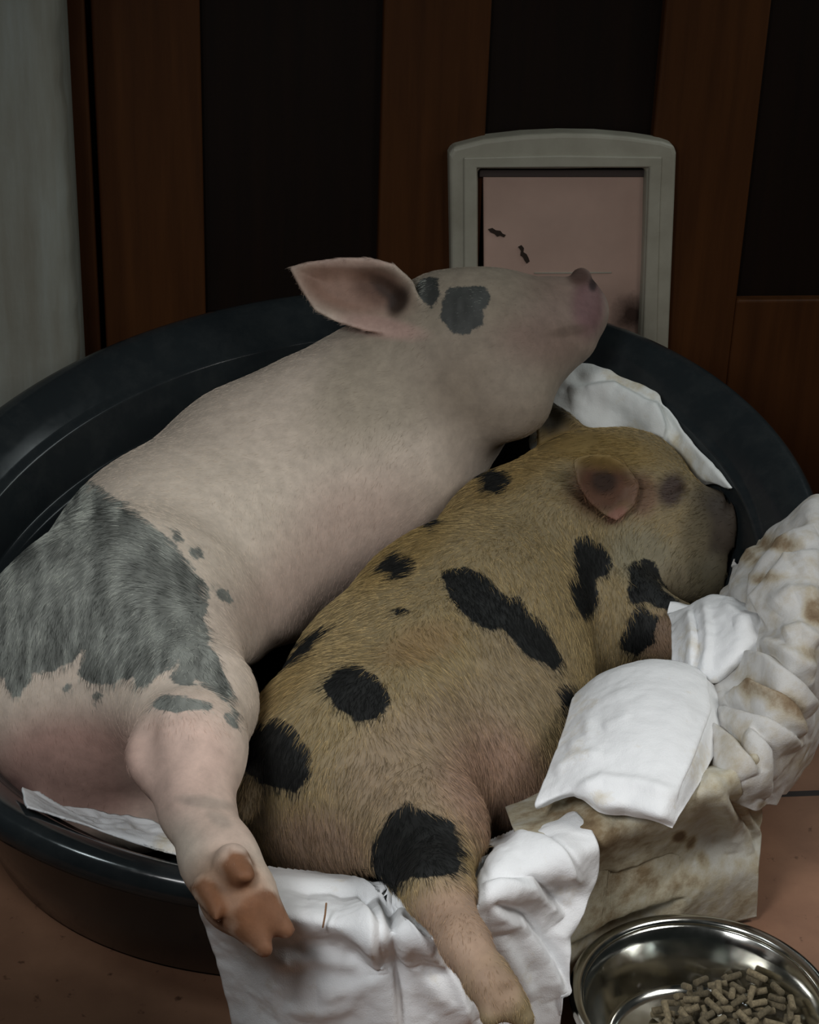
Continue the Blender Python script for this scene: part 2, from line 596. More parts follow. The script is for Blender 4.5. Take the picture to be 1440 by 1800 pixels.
def bed_z(x, y):
    """height of the bed's inner surface"""
    ins, rz = bed_inset(x, y)
    tr_ = [(-.001, -.02), (0, -.016), (.003, -.006), (.009, -.001), (.016, 0)] + [(i, v) for i, m_, v in PROF_IN if m_ == 'r']
    tf = [(i, v) for i, m_, v in PROF_IN if m_ == 'f']
    zr_ = rz + np.interp(ins, *zip(*tr_))
    zf = rz * np.interp(ins, *zip(*tf))
    z = zr_ + (zf - zr_) * np.clip((ins - .0985) / .0095, 0, 1)
    z = z + (.032 - z) * np.clip((ins - .155) / .035, 0, 1)
    return np.where(ins < 0, rz - .016 + ins * 8, z), ins


def at_bed(px, py, off):
    """the point OFF metres this side of the bed's inner surface, seen through a picture point"""
    d = ray(px, py)
    t = np.linspace(1.2, 3.2, 2400)
    P_ = C0 + t[:, None] * d
    z, ins = bed_z(P_[:, 0], P_[:, 1])
    hit = np.argmax((P_[:, 2] < z) & (ins > 0))
    return P_[hit] - off * d


def bed_mesh(profile, cap_z=None):
    nt = 160
    vs, fs = [], []
    for ins, md_, v in profile:
        for k in range(nt):
            x, y = bed_ring(2 * math.pi * k / nt, ins)
            xr, yr = bed_ring(2 * math.pi * k / nt, 0.0)
            rz = rim_z(xr, yr)
            vs.append((x, y, rz + v if md_ == 'r' else rz * v))
    for i in range(len(profile) - 1):
        for k in range(nt):
            a, b_ = i * nt + k, i * nt + (k + 1) % nt
            fs.append((a, b_, b_ + nt, a + nt))
    return vs, fs, nt


bed = empty('pet_bed', (BC[0], BC[1], 0))
tag(bed, 'large oval dark grey plastic pet bed holding the two sleeping pigs', 'pet bed')
P = PROF_OUT + PROF_IN
v, f, nt = bed_mesh(P)
k0 = len(P)
for ins, z in ((.19, .032), (.3, .03), (.42, .03)):
    for k in range(nt):
        x, y = bed_ring(2 * math.pi * k / nt, ins)
        v.append((x, y, z))
for i in range(k0 - 1, k0 + 2):
    for k in range(nt):
        a, b_ = i * nt + k, i * nt + (k + 1) % nt
        f.append((a, b_, b_ + nt, a + nt))
f.append(tuple((k0 + 2) * nt + k for k in range(nt)))
f.append(tuple(range(nt))[::-1])
shell = mesh_obj('shell', v, f, M_PLASTIC)
adopt(shell, bed)

# ------------------------------------------------------------------ pigs: smooth implicit bodies meshed with surface nets
VOX = 0.003


def surface_nets(V, org, h):
    nx, ny, nz = V.shape
    S = V < 0
    c = [(0, 0, 0), (1, 0, 0), (0, 1, 0), (1, 1, 0), (0, 0, 1), (1, 0, 1), (0, 1, 1), (1, 1, 1)]
    cnt = np.zeros((nx - 1, ny - 1, nz - 1), np.int8)
    for dx, dy, dz in c:
        cnt += S[dx:nx - 1 + dx, dy:ny - 1 + dy, dz:nz - 1 + dz]
    act = np.argwhere((cnt > 0) & (cnt < 8))
    idx = np.full(cnt.shape, -1, np.int64)
    idx[act[:, 0], act[:, 1], act[:, 2]] = np.arange(len(act))
    acc = np.zeros((len(act), 3)); num = np.zeros(len(act))
    val = [V[act[:, 0] + dx, act[:, 1] + dy, act[:, 2] + dz] for dx, dy, dz in c]
    for i in range(8):
        for ax in range(3):
            if c[i][ax]:
                continue
            j = i + (1 << ax)
            a, b_ = val[i], val[j]
            m_ = (a < 0) != (b_ < 0)
            t = np.where(m_, a / np.where(m_, a - b_, 1), 0)
            p = np.array(c[i], float)[None] + np.zeros((len(act), 3))
            p[:, ax] += t
            acc += p * m_[:, None]
            num += m_
    verts = (act + acc / num[:, None]) * h + org
    quads = []
    for ax in range(3):
        o1, o2 = [(1, 2), (2, 0), (0, 1)][ax]
        sl0 = [slice(None)] * 3; sl1 = [slice(None)] * 3
        sl0[ax] = slice(0, -1); sl1[ax] = slice(1, None)
        E_ = S[tuple(sl0)] != S[tuple(sl1)]
        e = np.argwhere(E_)
        ok = (e[:, o1] > 0) & (e[:, o2] > 0) & (e[:, o1] < cnt.shape[o1]) & (e[:, o2] < cnt.shape[o2])
        e = e[ok]
        flip = S[e[:, 0], e[:, 1], e[:, 2]]
        def g(d1, d2):
            q = e.copy(); q[:, o1] -= d1; q[:, o2] -= d2
            return idx[q[:, 0], q[:, 1], q[:, 2]]
        Q = np.stack([g(1, 1), g(0, 1), g(0, 0), g(1, 0)], 1)
        Q = np.where(flip[:, None], Q, Q[:, ::-1])
        quads.append(Q)
    return verts, np.concatenate(quads)


class Body:
    def __init__(self, lo, hi, h=VOX):
        self.lo = np.array(lo, float); self.h = h
        self.n = np.ceil((np.array(hi) - self.lo) / h).astype(int) + 1
        self.V = np.full(self.n, 0.5, np.float32)

    def sub(self, lo, hi):
        a = np.clip(np.floor((np.array(lo) - self.lo) / self.h).astype(int), 0, self.n)
        b_ = np.clip(np.ceil((np.array(hi) - self.lo) / self.h).astype(int) + 1, 0, self.n)
        sl = tuple(slice(i, j) for i, j in zip(a, b_))
        g = np.meshgrid(*[self.lo[i] + self.h * np.arange(a[i], b_[i]) for i in range(3)], indexing='ij')
        return sl, np.stack(g, -1)

    def put(self, sl, d, k, op='u'):
        v = self.V[sl]
        if op == 'u':
            hh = np.clip(0.5 + 0.5 * (v - d) / k, 0, 1)
            self.V[sl] = v * (1 - hh) + d * hh - k * hh * (1 - hh)
        else:                                              # smooth subtraction
            hh = np.clip(0.5 - 0.5 * (v + d) / k, 0, 1)
            self.V[sl] = v * (1 - hh) - d * hh + k * hh * (1 - hh)

    def cap(self, a, ra, b_, rb, k=.03, op='u', flat=None):
        """tapered capsule; flat = (axis vector, factor) squeezes it along that axis"""
        a, b_ = np.asarray(W(a)), np.asarray(W(b_))
        R = max(ra, rb) + 2 * k + .012
        sl, G = self.sub(np.minimum(a, b_) - R, np.maximum(a, b_) + R)
        if flat is not None:
            ax = np.asarray(flat[0], float); ax = ax / np.linalg.norm(ax)
            w = G - a
            off = (w @ ax) - ((b_ - a) @ ax) * np.clip((w @ (b_ - a)) / ((b_ - a) @ (b_ - a) + 1e-9), 0, 1)
            G = G + (off * (1 / flat[1] - 1))[..., None] * ax
        ab = b_ - a
        t = np.clip(((G - a) @ ab) / (ab @ ab + 1e-12), 0, 1)
        d = np.linalg.norm(G - a - t[..., None] * ab, axis=-1) - (ra + (rb - ra) * t)
        self.put(sl, d.astype(np.float32), k, op)

    def ball(self, a, r_, k=.02, op='u', flat=None):
        p = W(a)
        b2 = (a[0] + .5, a[1], a[2])
        self.cap(a, r_, b2, r_, k, op, flat)

    def plate(self, poly, ref, th, k=.008, cup=0.0, cupw=50, gx=0.0, gy=0.0, rnd=6):
        """a leaf-shaped sheet (an ear): outline in the picture, standing at ref's distance, cupped towards the viewer"""
        rp = W(ref); d0 = proj(rp)[2]
        pts = [C0 + ray(x, y) / (ray(x, y) @ FW) * (d0 + gx * (x - ref[0]) + gy * (y - ref[1])) for x, y in poly]
        pts = np.array(pts)
        R = th + 2 * k + .03
        sl, G = self.sub(pts.min(0) - R, pts.max(0) + R)
        sh = G.shape[:3]
        Pf = G.reshape(-1, 3)
        x, y, d = proj(Pf)
        sd = poly_sd(x, y, poly)
        dep = d - (d0 + gx * (x - ref[0]) + gy * (y - ref[1]))
        dep = dep - cup * (smooth(0, cupw, sd) - 0.35)
        s = d0 / FOC
        o_ = -(sd - rnd) * s
        q = np.stack([np.maximum(o_, 0), np.maximum(np.abs(dep) - th * .5, 0)], 0)
        D = np.sqrt((q ** 2).sum(0)) + np.minimum(np.maximum(o_, np.abs(dep) - th * .5), 0) - rnd * s * .6
        self.put(sl, D.reshape(sh).astype(np.float32), k)

    def sample(self, P):
        q = (np.asarray(P) - self.lo) / self.h
        inside = ((q >= 0) & (q < self.n - 1.001)).all(1)
        q = np.clip(q, 0, self.n - 1.001)
        i = np.floor(q).astype(int); f = q - i
        out = np.zeros(len(q))
        for dx in (0, 1):
            for dy in (0, 1):
                for dz in (0, 1):
                    w = (f[:, 0] if dx else 1 - f[:, 0]) * (f[:, 1] if dy else 1 - f[:, 1]) * (f[:, 2] if dz else 1 - f[:, 2])
                    out += w * self.V[i[:, 0] + dx, i[:, 1] + dy, i[:, 2] + dz]
        return np.where(inside, out, 0.3)

    def grad(self, P, e=.004):
        g = np.stack([self.sample(P + np.eye(3)[a] * e) - self.sample(P - np.eye(3)[a] * e) for a in range(3)], 1)
        return g / (np.linalg.norm(g, axis=1, keepdims=True) + 1e-9)


def relax(v, q, it=2, lam=.5):
    n = len(v)
    a = np.concatenate([q[:, 0], q[:, 1], q[:, 2], q[:, 3]]); b_ = np.concatenate([q[:, 1], q[:, 2], q[:, 3], q[:, 0]])
    for _ in range(it):
        s = np.zeros((n, 3)); c = np.bincount(a, minlength=n)
        for ax in range(3):
            s[:, ax] = np.bincount(a, v[b_, ax], minlength=n)
        v = v + lam * (s / np.maximum(c, 1)[:, None] - v)
    return v


def blobs(x, y, base, lst):
    """colour of the hide, with some painted shade: a base tone and soft-edged patches (cx, cy, rx, ry, angle, colour, amount) in the picture"""
    c = np.tile(np.array(base, float), (len(x), 1))
    for cx, cy, rx, ry, an, col, am in lst:
        an = math.radians(an)
        dx, dy = x - cx, y - cy
        e = np.sqrt(((dx * math.cos(an) + dy * math.sin(an)) / rx) ** 2 + ((-dx * math.sin(an) + dy * math.cos(an)) / ry) ** 2)
        w = (am * (1 - smooth(.45, 1.15, e)))[:, None]
        c = c * (1 - w) + w * np.array(col)
    return c


def set_col(me, name, arr):
    a = me.attributes.new(name, 'FLOAT_COLOR', 'POINT')
    a.data.foreach_set('color', np.c_[arr, np.ones(len(arr))].astype(np.float32).ravel())


def set_f(me, name, arr):
    a = me.attributes.new(name, 'FLOAT', 'POINT')
    a.data.foreach_set('value', arr.astype(np.float32))


def grow_hair(name, parent, B, v, q, count, dirs, tint_fn, length, rad, mat_, lift=.35, density=None, lenf=None):
    A = v[q]
    n = np.cross(A[:, 2] - A[:, 0], A[:, 3] - A[:, 1])
    ar = np.linalg.norm(n, axis=1); n = n / (ar[:, None] + 1e-12)
    cen = A.mean(1)
    tc_ = C0 - cen
    tc_ /= np.linalg.norm(tc_, axis=1, keepdims=True)
    w = ar * ((n * tc_).sum(1) > -.45)
    x, y, d = proj(cen)
    if density is not None:
        w = w * density(x, y)
    pick = RNG.choice(len(q), count, p=w / w.sum())
    uv = RNG.random((count, 2))
    Q = A[pick]
    p = (Q[:, 0] * ((1 - uv[:, :1]) * (1 - uv[:, 1:])) + Q[:, 1] * (uv[:, :1] * (1 - uv[:, 1:])) + Q[:, 2] * (uv[:, :1] * uv[:, 1:]) + Q[:, 3] * ((1 - uv[:, :1]) * uv[:, 1:]))
    nn = B.grad(p)
    x, y, d = proj(p)
    dd = np.zeros((count, 2)); ws = np.zeros(count)
    for (cx, cy, ux, uy) in dirs:
        w_ = 1 / ((x - cx) ** 2 + (y - cy) ** 2 + 400.0) ** 1.5
        l_ = math.hypot(ux, uy)
        dd += w_[:, None] * np.array([ux / l_, uy / l_]); ws += w_
    dd /= ws[:, None]
    ang = vnoise(p, .03, 5) * .35 + RNG.normal(0, .22, count)
    ca, sa = np.cos(ang), np.sin(ang)
    dd = np.stack([dd[:, 0] * ca - dd[:, 1] * sa, dd[:, 0] * sa + dd[:, 1] * ca], 1)
    D = dd[:, :1] * RT - dd[:, 1:] * UP
    D = D - nn * (D * nn).sum(1, keepdims=True)
    D /= np.linalg.norm(D, axis=1, keepdims=True) + 1e-9
    L_ = length * RNG.uniform(.55, 1.2, count)
    if lenf is not None:
        L_ = L_ * lenf(x, y)
    K = 4
    pts = np.zeros((count, K, 3))
    lf = (lift * RNG.uniform(.4, 1.4, count))[:, None]
    for k in range(K):
        t = k / (K - 1)
        pts[:, k] = p - nn * .0006 + L_[:, None] * (D * t + nn * lf * (t - .55 * t * t))
    hc = bpy.data.hair_curves.new(name)
    hc.add_curves([K] * count)
    hc.attributes['position'].data.foreach_set('vector', pts.astype(np.float32).ravel())
    ra = hc.attributes.get('radius') or hc.attributes.new('radius', 'FLOAT', 'POINT')
    rr = np.tile(rad * np.array([1, .9, .65, .2]), count)
    ra.data.foreach_set('value', rr.astype(np.float32))
    ti = hc.attributes.new('tint', 'FLOAT_COLOR', 'CURVE')
    tcol = tint_fn(p, x, y)
    ti.data.foreach_set('color', np.c_[tcol, np.ones(count)].astype(np.float32).ravel())
    hc.materials.append(mat_)
    o = bpy.data.objects.new(name, hc)
    COL.objects.link(o)
    adopt(o, parent)
    o['kind'] = 'stuff'
    return o


# --- the big pink pig
B1 = Body((-.36, 1.15, 0.0), (.66, 2.46, .62))
c = B1.cap
c((180, 1195, .19), .152, (322, 1008, .20), .142, .03)
c((322, 1008, .20), .142, (480, 885, .225), .146, .05)
c((480, 885, .225), .146, (640, 790, .27), .135, .05)
c((640, 790, .27), .132, (745, 690, .325), .108, .06)
c((745, 690, .325), .105, (800, 612, .40), .088, .06)
c((800, 606, .40), .086, (860, 590, .41), .078, .04)
c((850, 660, .37), .072, (900, 700, .36), .050, .05)          # jowl
c((870, 600, .41), .070, (975, 558, .425), .047, .05)         # muzzle
c((940, 610, .405), .046, (1000, 590, .415), .034, .04)       # lower jaw
c((975, 558, .425), .045, (1014, 548, .43), .041, .02)
c((1017, 547, .43), .039, (1028, 545, .432), .035, .008, flat=(RT, .6))   # snout disc
c((1018, 524, .452), .018, (1022, 489, .462), .0135, .014)                        # nose tip
# thigh, hock and foot of the upper hind leg
c((230, 1120, .24), .125, (335, 1240, .285), .058, .05)
c((338, 1235, .29), .056, (335, 1320, .30), .045, .03)
c((312, 1318, .305), .040, (268, 1330, .305), .020, .025)      # point of the hock
c((335, 1320, .30), .044, (345, 1420, .285), .030, .03)
c((345, 1420, .285), .029, (385, 1510, .275), .029, .02)
c((385, 1510, .275), .030, (418, 1572, .265), .032, .02)
c((418, 1570, .268), .026, (450, 1612, .255), .022, .012)
c((452, 1588, .266), .019, (502, 1634, .250), .008, .004)      # two toes
c((426, 1604, .264), .021, (464, 1664, .246), .009, .004)
c((366, 1562, .280), .014, (385, 1610, .276), .006, .005)      # dew claws
c((408, 1516, .300), .016, (428, 1542, .300), .010, .006)
B1.cap((492, 1655, .250), .007, (455, 1606, .287), .003, .004, 's')
B1.cap((398, 1628, .268), .006, (396, 1580, .296), .003, .006, 's')
B1.cap((396, 1565, .300), .003, (452, 1560, .292), .004, .008, 's')
c((120, 1395, .10), .06, (250, 1440, .09), .035, .03)         # lower hind leg
c((560, 1000, .12), .06, (640, 1010, .10), .04, .03)
# groin and shoulder creases
B1.cap((236, 1400, .31), .006, (255, 1290, .33), .004, .03, 's')
ear1 = [(504, 468), (540, 458), (600, 450), (650, 450), (695, 462), (728, 492), (745, 535), (742, 566), (722, 586), (690, 592), (640, 584), (590, 568), (552, 548), (528, 512)]
B1.plate(ear1, (700, 540, .463), .006, .006, cup=.022, cupw=45, gx=-.0001, gy=.00005)
B1.cap((452, 1222, .24), .036, (452, 1222, .04), .036, .02, 's')  # gap below the flank
B1.cap((505, 1180, .20), .030, (505, 1180, .04), .030, .02, 's')
B1.ball((1037, 503, .4575), .006, .005, 's')                    # nostrils
B1.ball((1050, 540, .441), .006, .005, 's')
B1.cap((960, 580, .46), .003, (1035, 590, .452), .004, .012, 's')  # mouth line
B1.ball((835, 528, .468), .006, .01, 's')

# --- the small spotted pig
B2 = Body((-.12, 1.02, 0.0), (.80, 2.25, .48))
c = B2.cap
c((628, 1358, .18), .122, (720, 1235, .175), .125, .04)
c((720, 1235, .175), .125, (810, 1130, .18), .124, .04)
c((810, 1130, .18), .124, (930, 990, .195), .105, .05)
c((790, 1290, .135), .118, (860, 1230, .13), .112, .05)        # belly
c((820, 1350, .15), .094, (880, 1315, .14), .090, .04)
c((930, 975, .20), .104, (1030, 905, .22), .092, .05)
c((1040, 895, .225), .088, (1105, 880, .235), .080, .05)
c((1100, 882, .235), .076, (1155, 912, .235), .050, .04)
c((1120, 960, .20), .072, (1180, 990, .19), .050, .05)         # jowl
c((1160, 918, .235), .048, (1255, 935, .22), .042, .04)        # muzzle
c((1200, 990, .195), .045, (1245, 1010, .19), .028, .03)       # chin
c((1255, 932, .22), .043, (1278, 930, .215), .044, .02)
c((1290, 930, .214), .038, (1297, 932, .213), .037, .004, flat=(RT, .5))
B2.ball((1299, 862, .230), .0125, .010)
# hind leg
c((640, 1375, .19), .106, (735, 1460, .205), .058, .05)
c((738, 1465, .205), .056, (768, 1560, .235), .027, .035)
c((768, 1560, .235), .027, (818, 1660, .235), .0185, .02)
c((818, 1660, .235), .0185, (858, 1725, .225), .018, .015)
c((860, 1722, .225), .019, (895, 1765, .215), .014, .010)
c((885, 1745, .220), .015, (922, 1790, .205), .009, .006)
c((868, 1740, .222), .016, (862, 1786, .210), .009, .006)
c((850, 1700, .228), .012, (840, 1735, .222), .006, .008)
c((448, 1380, .215), .016, (428, 1430, .20), .009, .012)          # tail
# forelegs
c((1010, 1010, .18), .070, (1095, 1085, .17), .052, .04)
c((1095, 1085, .17), .050, (1180, 1110, .17), .033, .03)
c((1180, 1110, .17), .032, (1250, 1120, .17), .026, .02)
c((960, 1060, .15), .06, (1010, 1170, .12), .045, .04)
ear2 = [(1003, 806), (1030, 796), (1072, 796), (1104, 815), (1128, 852), (1120, 890), (1085, 920), (1058, 906), (1034, 886), (1014, 856)]
B2.plate(ear2, (1085, 860, .305), .005, .008, cup=.014, cupw=32, gx=.00028, gy=.0)
ear3 = [(936, 704), (965, 702), (1000, 722), (1030, 748), (1080, 770), (1040, 800), (945, 800)]
B2.plate(ear3, (990, 760, .300), .006, .010, cup=.008, cupw=30)
B2.cap((1160, 876, .30), .004, (1206, 860, .285), .004, .006, 's')      # closed eye
B2.cap((1268, 1000, .245), .003, (1215, 985, .262), .003, .012, 's')  # mouth
B2.ball((1304, 905, .222), .006, .005, 's')
B2.cap((1277, 868, .262), .003, (1286, 925, .262), .004, .006, 's')   # rim of the snout disc
B2.cap((1286, 925, .262), .004, (1276, 985, .246), .003, .006, 's')
B2.cap((896, 1805, .220), .004, (880, 1748, .244), .003, .005, 's')   # cleft and folds of the foot
B2.cap((846, 1752, .238), .003, (905, 1738, .232), .003, .006, 's')
B2.cap((835, 1715, .248), .002, (885, 1705, .245), .003, .006, 's')
# fold between thigh and belly, and behind the shoulder
B2.cap((815, 1440, .27), .004, (780, 1330, .30), .004, .03, 's')
B2.cap((1010, 1180, .24), .004, (985, 1050, .29), .003, .02, 's')
# they lie against each other without sinking in
_sl, _G = B2.sub(B2.lo, B2.lo + (B2.n - 1) * B2.h)
_d = B1.sample(_G.reshape(-1, 3)).reshape(B2.V.shape)
B2.V = np.maximum(B2.V, (.003 - _d).astype(np.float32))
for _B in (B1, B2):                                            # nor into the bed they lie in
    _sl, _G = _B.sub(_B.lo, _B.lo + (_B.n - 1) * _B.h)
    _z, _i = bed_z(_G[:, :, 0, 0], _G[:, :, 0, 1])
    _B.V = np.maximum(_B.V, (.0045 - (_G[..., 2] - _z[..., None]) * .3).astype(np.float32))
del _G, _d

GREY = [(-60, 980), (20, 930), (90, 880), (140, 835), (165, 850), (215, 878), (250, 905), (275, 925), (300, 950), (330, 985), (352, 1010), (372, 1050), (362, 1085), (370, 1130), (395, 1180),
        (412, 1225), (395, 1228), (360, 1212), (320, 1180), (315, 1165), (290, 1180), (262, 1200), (238, 1212), (232, 1196), (205, 1196), (180, 1204), (152, 1200), (135, 1185), (150, 1140), (120, 1165),
        (95, 1182), (60, 1186), (40, 1225), (22, 1228), (10, 1190), (-60, 1180)]
PATCH1 = [GREY, [(105, 1208), (118, 1196), (128, 1206), (120, 1220), (108, 1218)], [(155, 1222), (170, 1212), (180, 1222), (168, 1238)],
          [(270, 1240), (285, 1222), (330, 1226), (375, 1240), (370, 1248), (345, 1246), (315, 1258), (280, 1250)], [(300, 1190), (320, 1182), (350, 1200), (330, 1204)],
          [(388, 1258), (400, 1244), (418, 1256), (420, 1282), (402, 1278)], [(380, 1040), (398, 1040), (404, 1056), (384, 1060)], [(335, 965), (352, 966), (358, 982), (340, 984)],
          [(300, 930), (318, 936), (324, 950), (306, 948)],
          [(742, 492), (760, 488), (775, 500), (772, 530), (758, 545), (745, 530), (738, 510)], [(775, 525), (790, 505), (815, 500), (838, 498), (860, 510), (866, 530), (852, 545), (850, 568), (825, 582), (800, 582), (780, 568), (770, 560)]]
HOOF1 = [[(345, 1565), (362, 1540), (400, 1525), (430, 1500), (445, 1525), (450, 1565), (480, 1575), (520, 1640), (475, 1685), (440, 1660), (395, 1625)]]
PATCH2 = [[(845, 828), (880, 820), (902, 840), (890, 865), (872, 872), (850, 855)], [(668, 995), (700, 970), (730, 980), (732, 1002), (695, 1015)],
          [(500, 1160), (530, 1125), (560, 1105), (590, 1102), (565, 1135), (530, 1160), (505, 1172)],
          [(775, 1005), (815, 992), (855, 1015), (885, 1050), (915, 1050), (945, 1090), (975, 1125), (992, 1160), (975, 1178), (940, 1160), (905, 1130), (880, 1110), (845, 1105), (810, 1072), (790, 1040)],
          [(570, 1205), (600, 1172), (640, 1172), (678, 1205), (688, 1235), (665, 1265), (630, 1272), (600, 1250), (572, 1222)],
          [(422, 1330), (440, 1278), (480, 1255), (520, 1270), (545, 1320), (545, 1365), (520, 1392), (470, 1380), (425, 1360)],
          [(655, 1480), (680, 1430), (715, 1408), (755, 1430), (798, 1442), (812, 1490), (800, 1535), (760, 1545), (720, 1548), (690, 1560), (650, 1545)],
          [(1005, 945), (1030, 940), (1060, 965), (1076, 1000), (1068, 1020), (1045, 1020), (1052, 1060), (1035, 1088), (1010, 1070), (998, 1030), (1012, 1000)],
          [(1105, 1000), (1130, 980), (1158, 1000), (1170, 1040), (1200, 1068), (1150, 1066), (1110, 1058)],
          [(1100, 1090), (1125, 1062), (1155, 1085), (1150, 1130), (1120, 1155), (1092, 1140)],
          [(980, 1210), (1005, 1195), (1008, 1230), (985, 1270)], [(752, 918), (780, 908), (786, 918), (765, 930)], [(690, 1078), (705, 1070), (720, 1074), (700, 1084)]]


HOOFS = [[(440, 1575), (462, 1560), (486, 1570), (526, 1634), (518, 1656), (496, 1650), (490, 1662), (490, 1694), (450, 1682), (414, 1640), (412, 1606)],
         [(338, 1560), (356, 1542), (378, 1552), (398, 1596), (400, 1634), (366, 1612)], [(386, 1520), (404, 1494), (436, 1502), (452, 1536), (436, 1560), (404, 1558)]]


def finish(B, name, label, base, bl, patches, spotcol_fn, extra, matn):
    v, q = surface_nets(B.V, B.lo, B.h)
    v = relax(v, q, 2, .45)
    M_ = pig_mat(matn)
    o = mesh_obj(name, v, q, M_)
    x, y, d = proj(v)
    spot = np.full(len(v), -60.0)
    for p in patches:
        spot = np.maximum(spot, poly_sd(x, y, p))
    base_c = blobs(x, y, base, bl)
    spot = spot + vnoise(v, .022, 7) * 7 + vnoise(v, .009, 8) * 4
    sc_ = spotcol_fn(v, x, y)
    for p, col, w in extra:
        s = smooth(-6, 6, poly_sd(x, y, p) + vnoise(v, .01, 3) * 6)[:, None] * w
        base_c = base_c * (1 - s) + np.array(col) * s
    set_col(o.data, 'base', base_c); set_f(o.data, 'spot', spot); set_col(o.data, 'spotcol', sc_)
    tag(o, label, 'pig')
    return o, v, q


PINK = (0.62, 0.52, 0.43)
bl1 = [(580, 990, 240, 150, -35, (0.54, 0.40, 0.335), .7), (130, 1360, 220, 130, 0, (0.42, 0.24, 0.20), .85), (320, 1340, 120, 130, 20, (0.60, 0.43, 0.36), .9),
       (700, 650, 230, 130, -40, (0.36, 0.305, 0.235), .88), (880, 640, 200, 190, 0, (0.265, 0.215, 0.165), .95), (330, 930, 240, 160, -20, (0.72, 0.62, 0.51), .7), (970, 555, 130, 110, 0, (0.22, 0.15, 0.12), .9), (1035, 535, 36, 70, 0, (0.17, 0.088, 0.09), .9), (820, 510, 150, 90, 0, (0.26, 0.22, 0.165), .7),  # head and neck darkened, back lightened: light falloff put into the colour
       (610, 505, 130, 62, 15, (0.29, 0.175, 0.13), .95), (665, 500, 60, 44, 20, (0.13, 0.07, 0.048), .85), (700, 530, 22, 34, 25, (0.02, 0.012, 0.009), .9), (684, 510, 40, 20, 35, (0.035, 0.02, 0.014), .8), (668, 496, 30, 14, 30, (0.06, 0.034, 0.024), .6), (670, 575, 90, 22, 10, (0.52, 0.34, 0.29), .8),  # near-black blobs paint the shade of the ear hole
       (620, 458, 120, 14, 0, (0.5, 0.36, 0.30), .8),
       (1000, 582, 45, 12, -10, (0.12, 0.08, 0.06), .6), (1042, 500, 9, 16, 0, (0.03, 0.02, 0.02), .9), (1018, 484, 26, 22, 0, (0.10, 0.055, 0.045), .9),
       (400, 1440, 70, 90, 0, (0.54, 0.40, 0.33), .7), (30, 1390, 40, 30, 30, (0.10, 0.05, 0.05), .6), (360, 1410, 60, 14, 8, (0.28, 0.24, 0.2), .6), (385, 1440, 30, 14, 30, (0.3, 0.26, 0.22), .5), (405, 1570, 95, 80, 40, (0.40, 0.245, 0.16), .9), (415, 1590, 70, 60, 30, (0.27, 0.145, 0.085), .85)]


def sc1(v, x, y):
    n = vnoise(v, .02, 1) * .4 + vnoise(np.c_[x, y / 4.0, x * 0], 9.0, 6) * .6
    g = np.array((.20, .208, .188))[None] * (1 + .5 * n[:, None])
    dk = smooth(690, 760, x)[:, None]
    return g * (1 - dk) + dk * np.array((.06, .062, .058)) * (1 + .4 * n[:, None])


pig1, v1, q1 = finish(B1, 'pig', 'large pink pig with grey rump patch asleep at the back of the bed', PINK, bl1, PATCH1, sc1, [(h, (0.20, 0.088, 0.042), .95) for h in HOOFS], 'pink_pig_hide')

TAN = (0.234, 0.183, 0.102)
bl2 = [(760, 1330, 240, 130, -30, (0.254, 0.191, 0.132), .8), (880, 1390, 120, 150, -30, (0.271, 0.174, 0.128), .9), (920, 1180, 90, 120, -40, (0.246, 0.191, 0.124), .7), (560, 1500, 130, 90, 20, (0.246, 0.166, 0.120), .85),
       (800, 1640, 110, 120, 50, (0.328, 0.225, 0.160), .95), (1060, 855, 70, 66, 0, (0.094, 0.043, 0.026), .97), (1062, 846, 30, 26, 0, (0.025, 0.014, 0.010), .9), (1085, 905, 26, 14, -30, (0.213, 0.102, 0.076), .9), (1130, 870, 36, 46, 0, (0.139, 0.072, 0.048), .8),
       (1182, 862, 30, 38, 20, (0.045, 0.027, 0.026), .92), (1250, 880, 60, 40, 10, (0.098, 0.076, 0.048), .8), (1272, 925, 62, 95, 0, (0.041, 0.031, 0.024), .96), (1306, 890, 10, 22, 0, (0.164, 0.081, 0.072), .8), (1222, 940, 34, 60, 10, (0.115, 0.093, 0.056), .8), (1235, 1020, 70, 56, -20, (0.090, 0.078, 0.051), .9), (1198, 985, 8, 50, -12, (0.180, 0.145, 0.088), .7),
       (1130, 975, 80, 60, 20, (0.238, 0.212, 0.144), .85), (1180, 1030, 50, 50, 0, (0.205, 0.170, 0.112), .7),
       (1170, 1120, 70, 50, 0, (0.271, 0.178, 0.120), .9), (1060, 790, 130, 40, 8, (0.213, 0.140, 0.044), .8), (920, 810, 150, 50, -35, (0.221, 0.145, 0.052), .7), (720, 960, 140, 50, -40, (0.238, 0.162, 0.060), .7), (500, 1180, 110, 50, -50, (0.254, 0.178, 0.076), .7), (740, 1130, 90, 40, -20, (0.246, 0.153, 0.072), .5),
       (870, 1740, 60, 60, 40, (0.279, 0.183, 0.132), .7), (430, 1420, 60, 70, 0, (0.115, 0.081, 0.048), .8), (965, 722, 55, 50, 20, (0.023, 0.019, 0.011), .97)]


def sc2(v, x, y):
    n = vnoise(v, .01, 4)
    return np.array((.013, .0135, .013))[None] * (1 + .3 * n[:, None])


pig2, v2, q2 = finish(B2, 'pig', 'small tan pig with round black spots asleep in front', TAN, bl2, PATCH2, sc2, [], 'spotted_pig_hide')

M_HAIR = hair_mat('pig_bristle')


def spot_of(x, y, patches):
    s = np.full(len(x), -60.0)
    for p in patches:
        s = np.maximum(s, poly_sd(x, y, p))
    return s


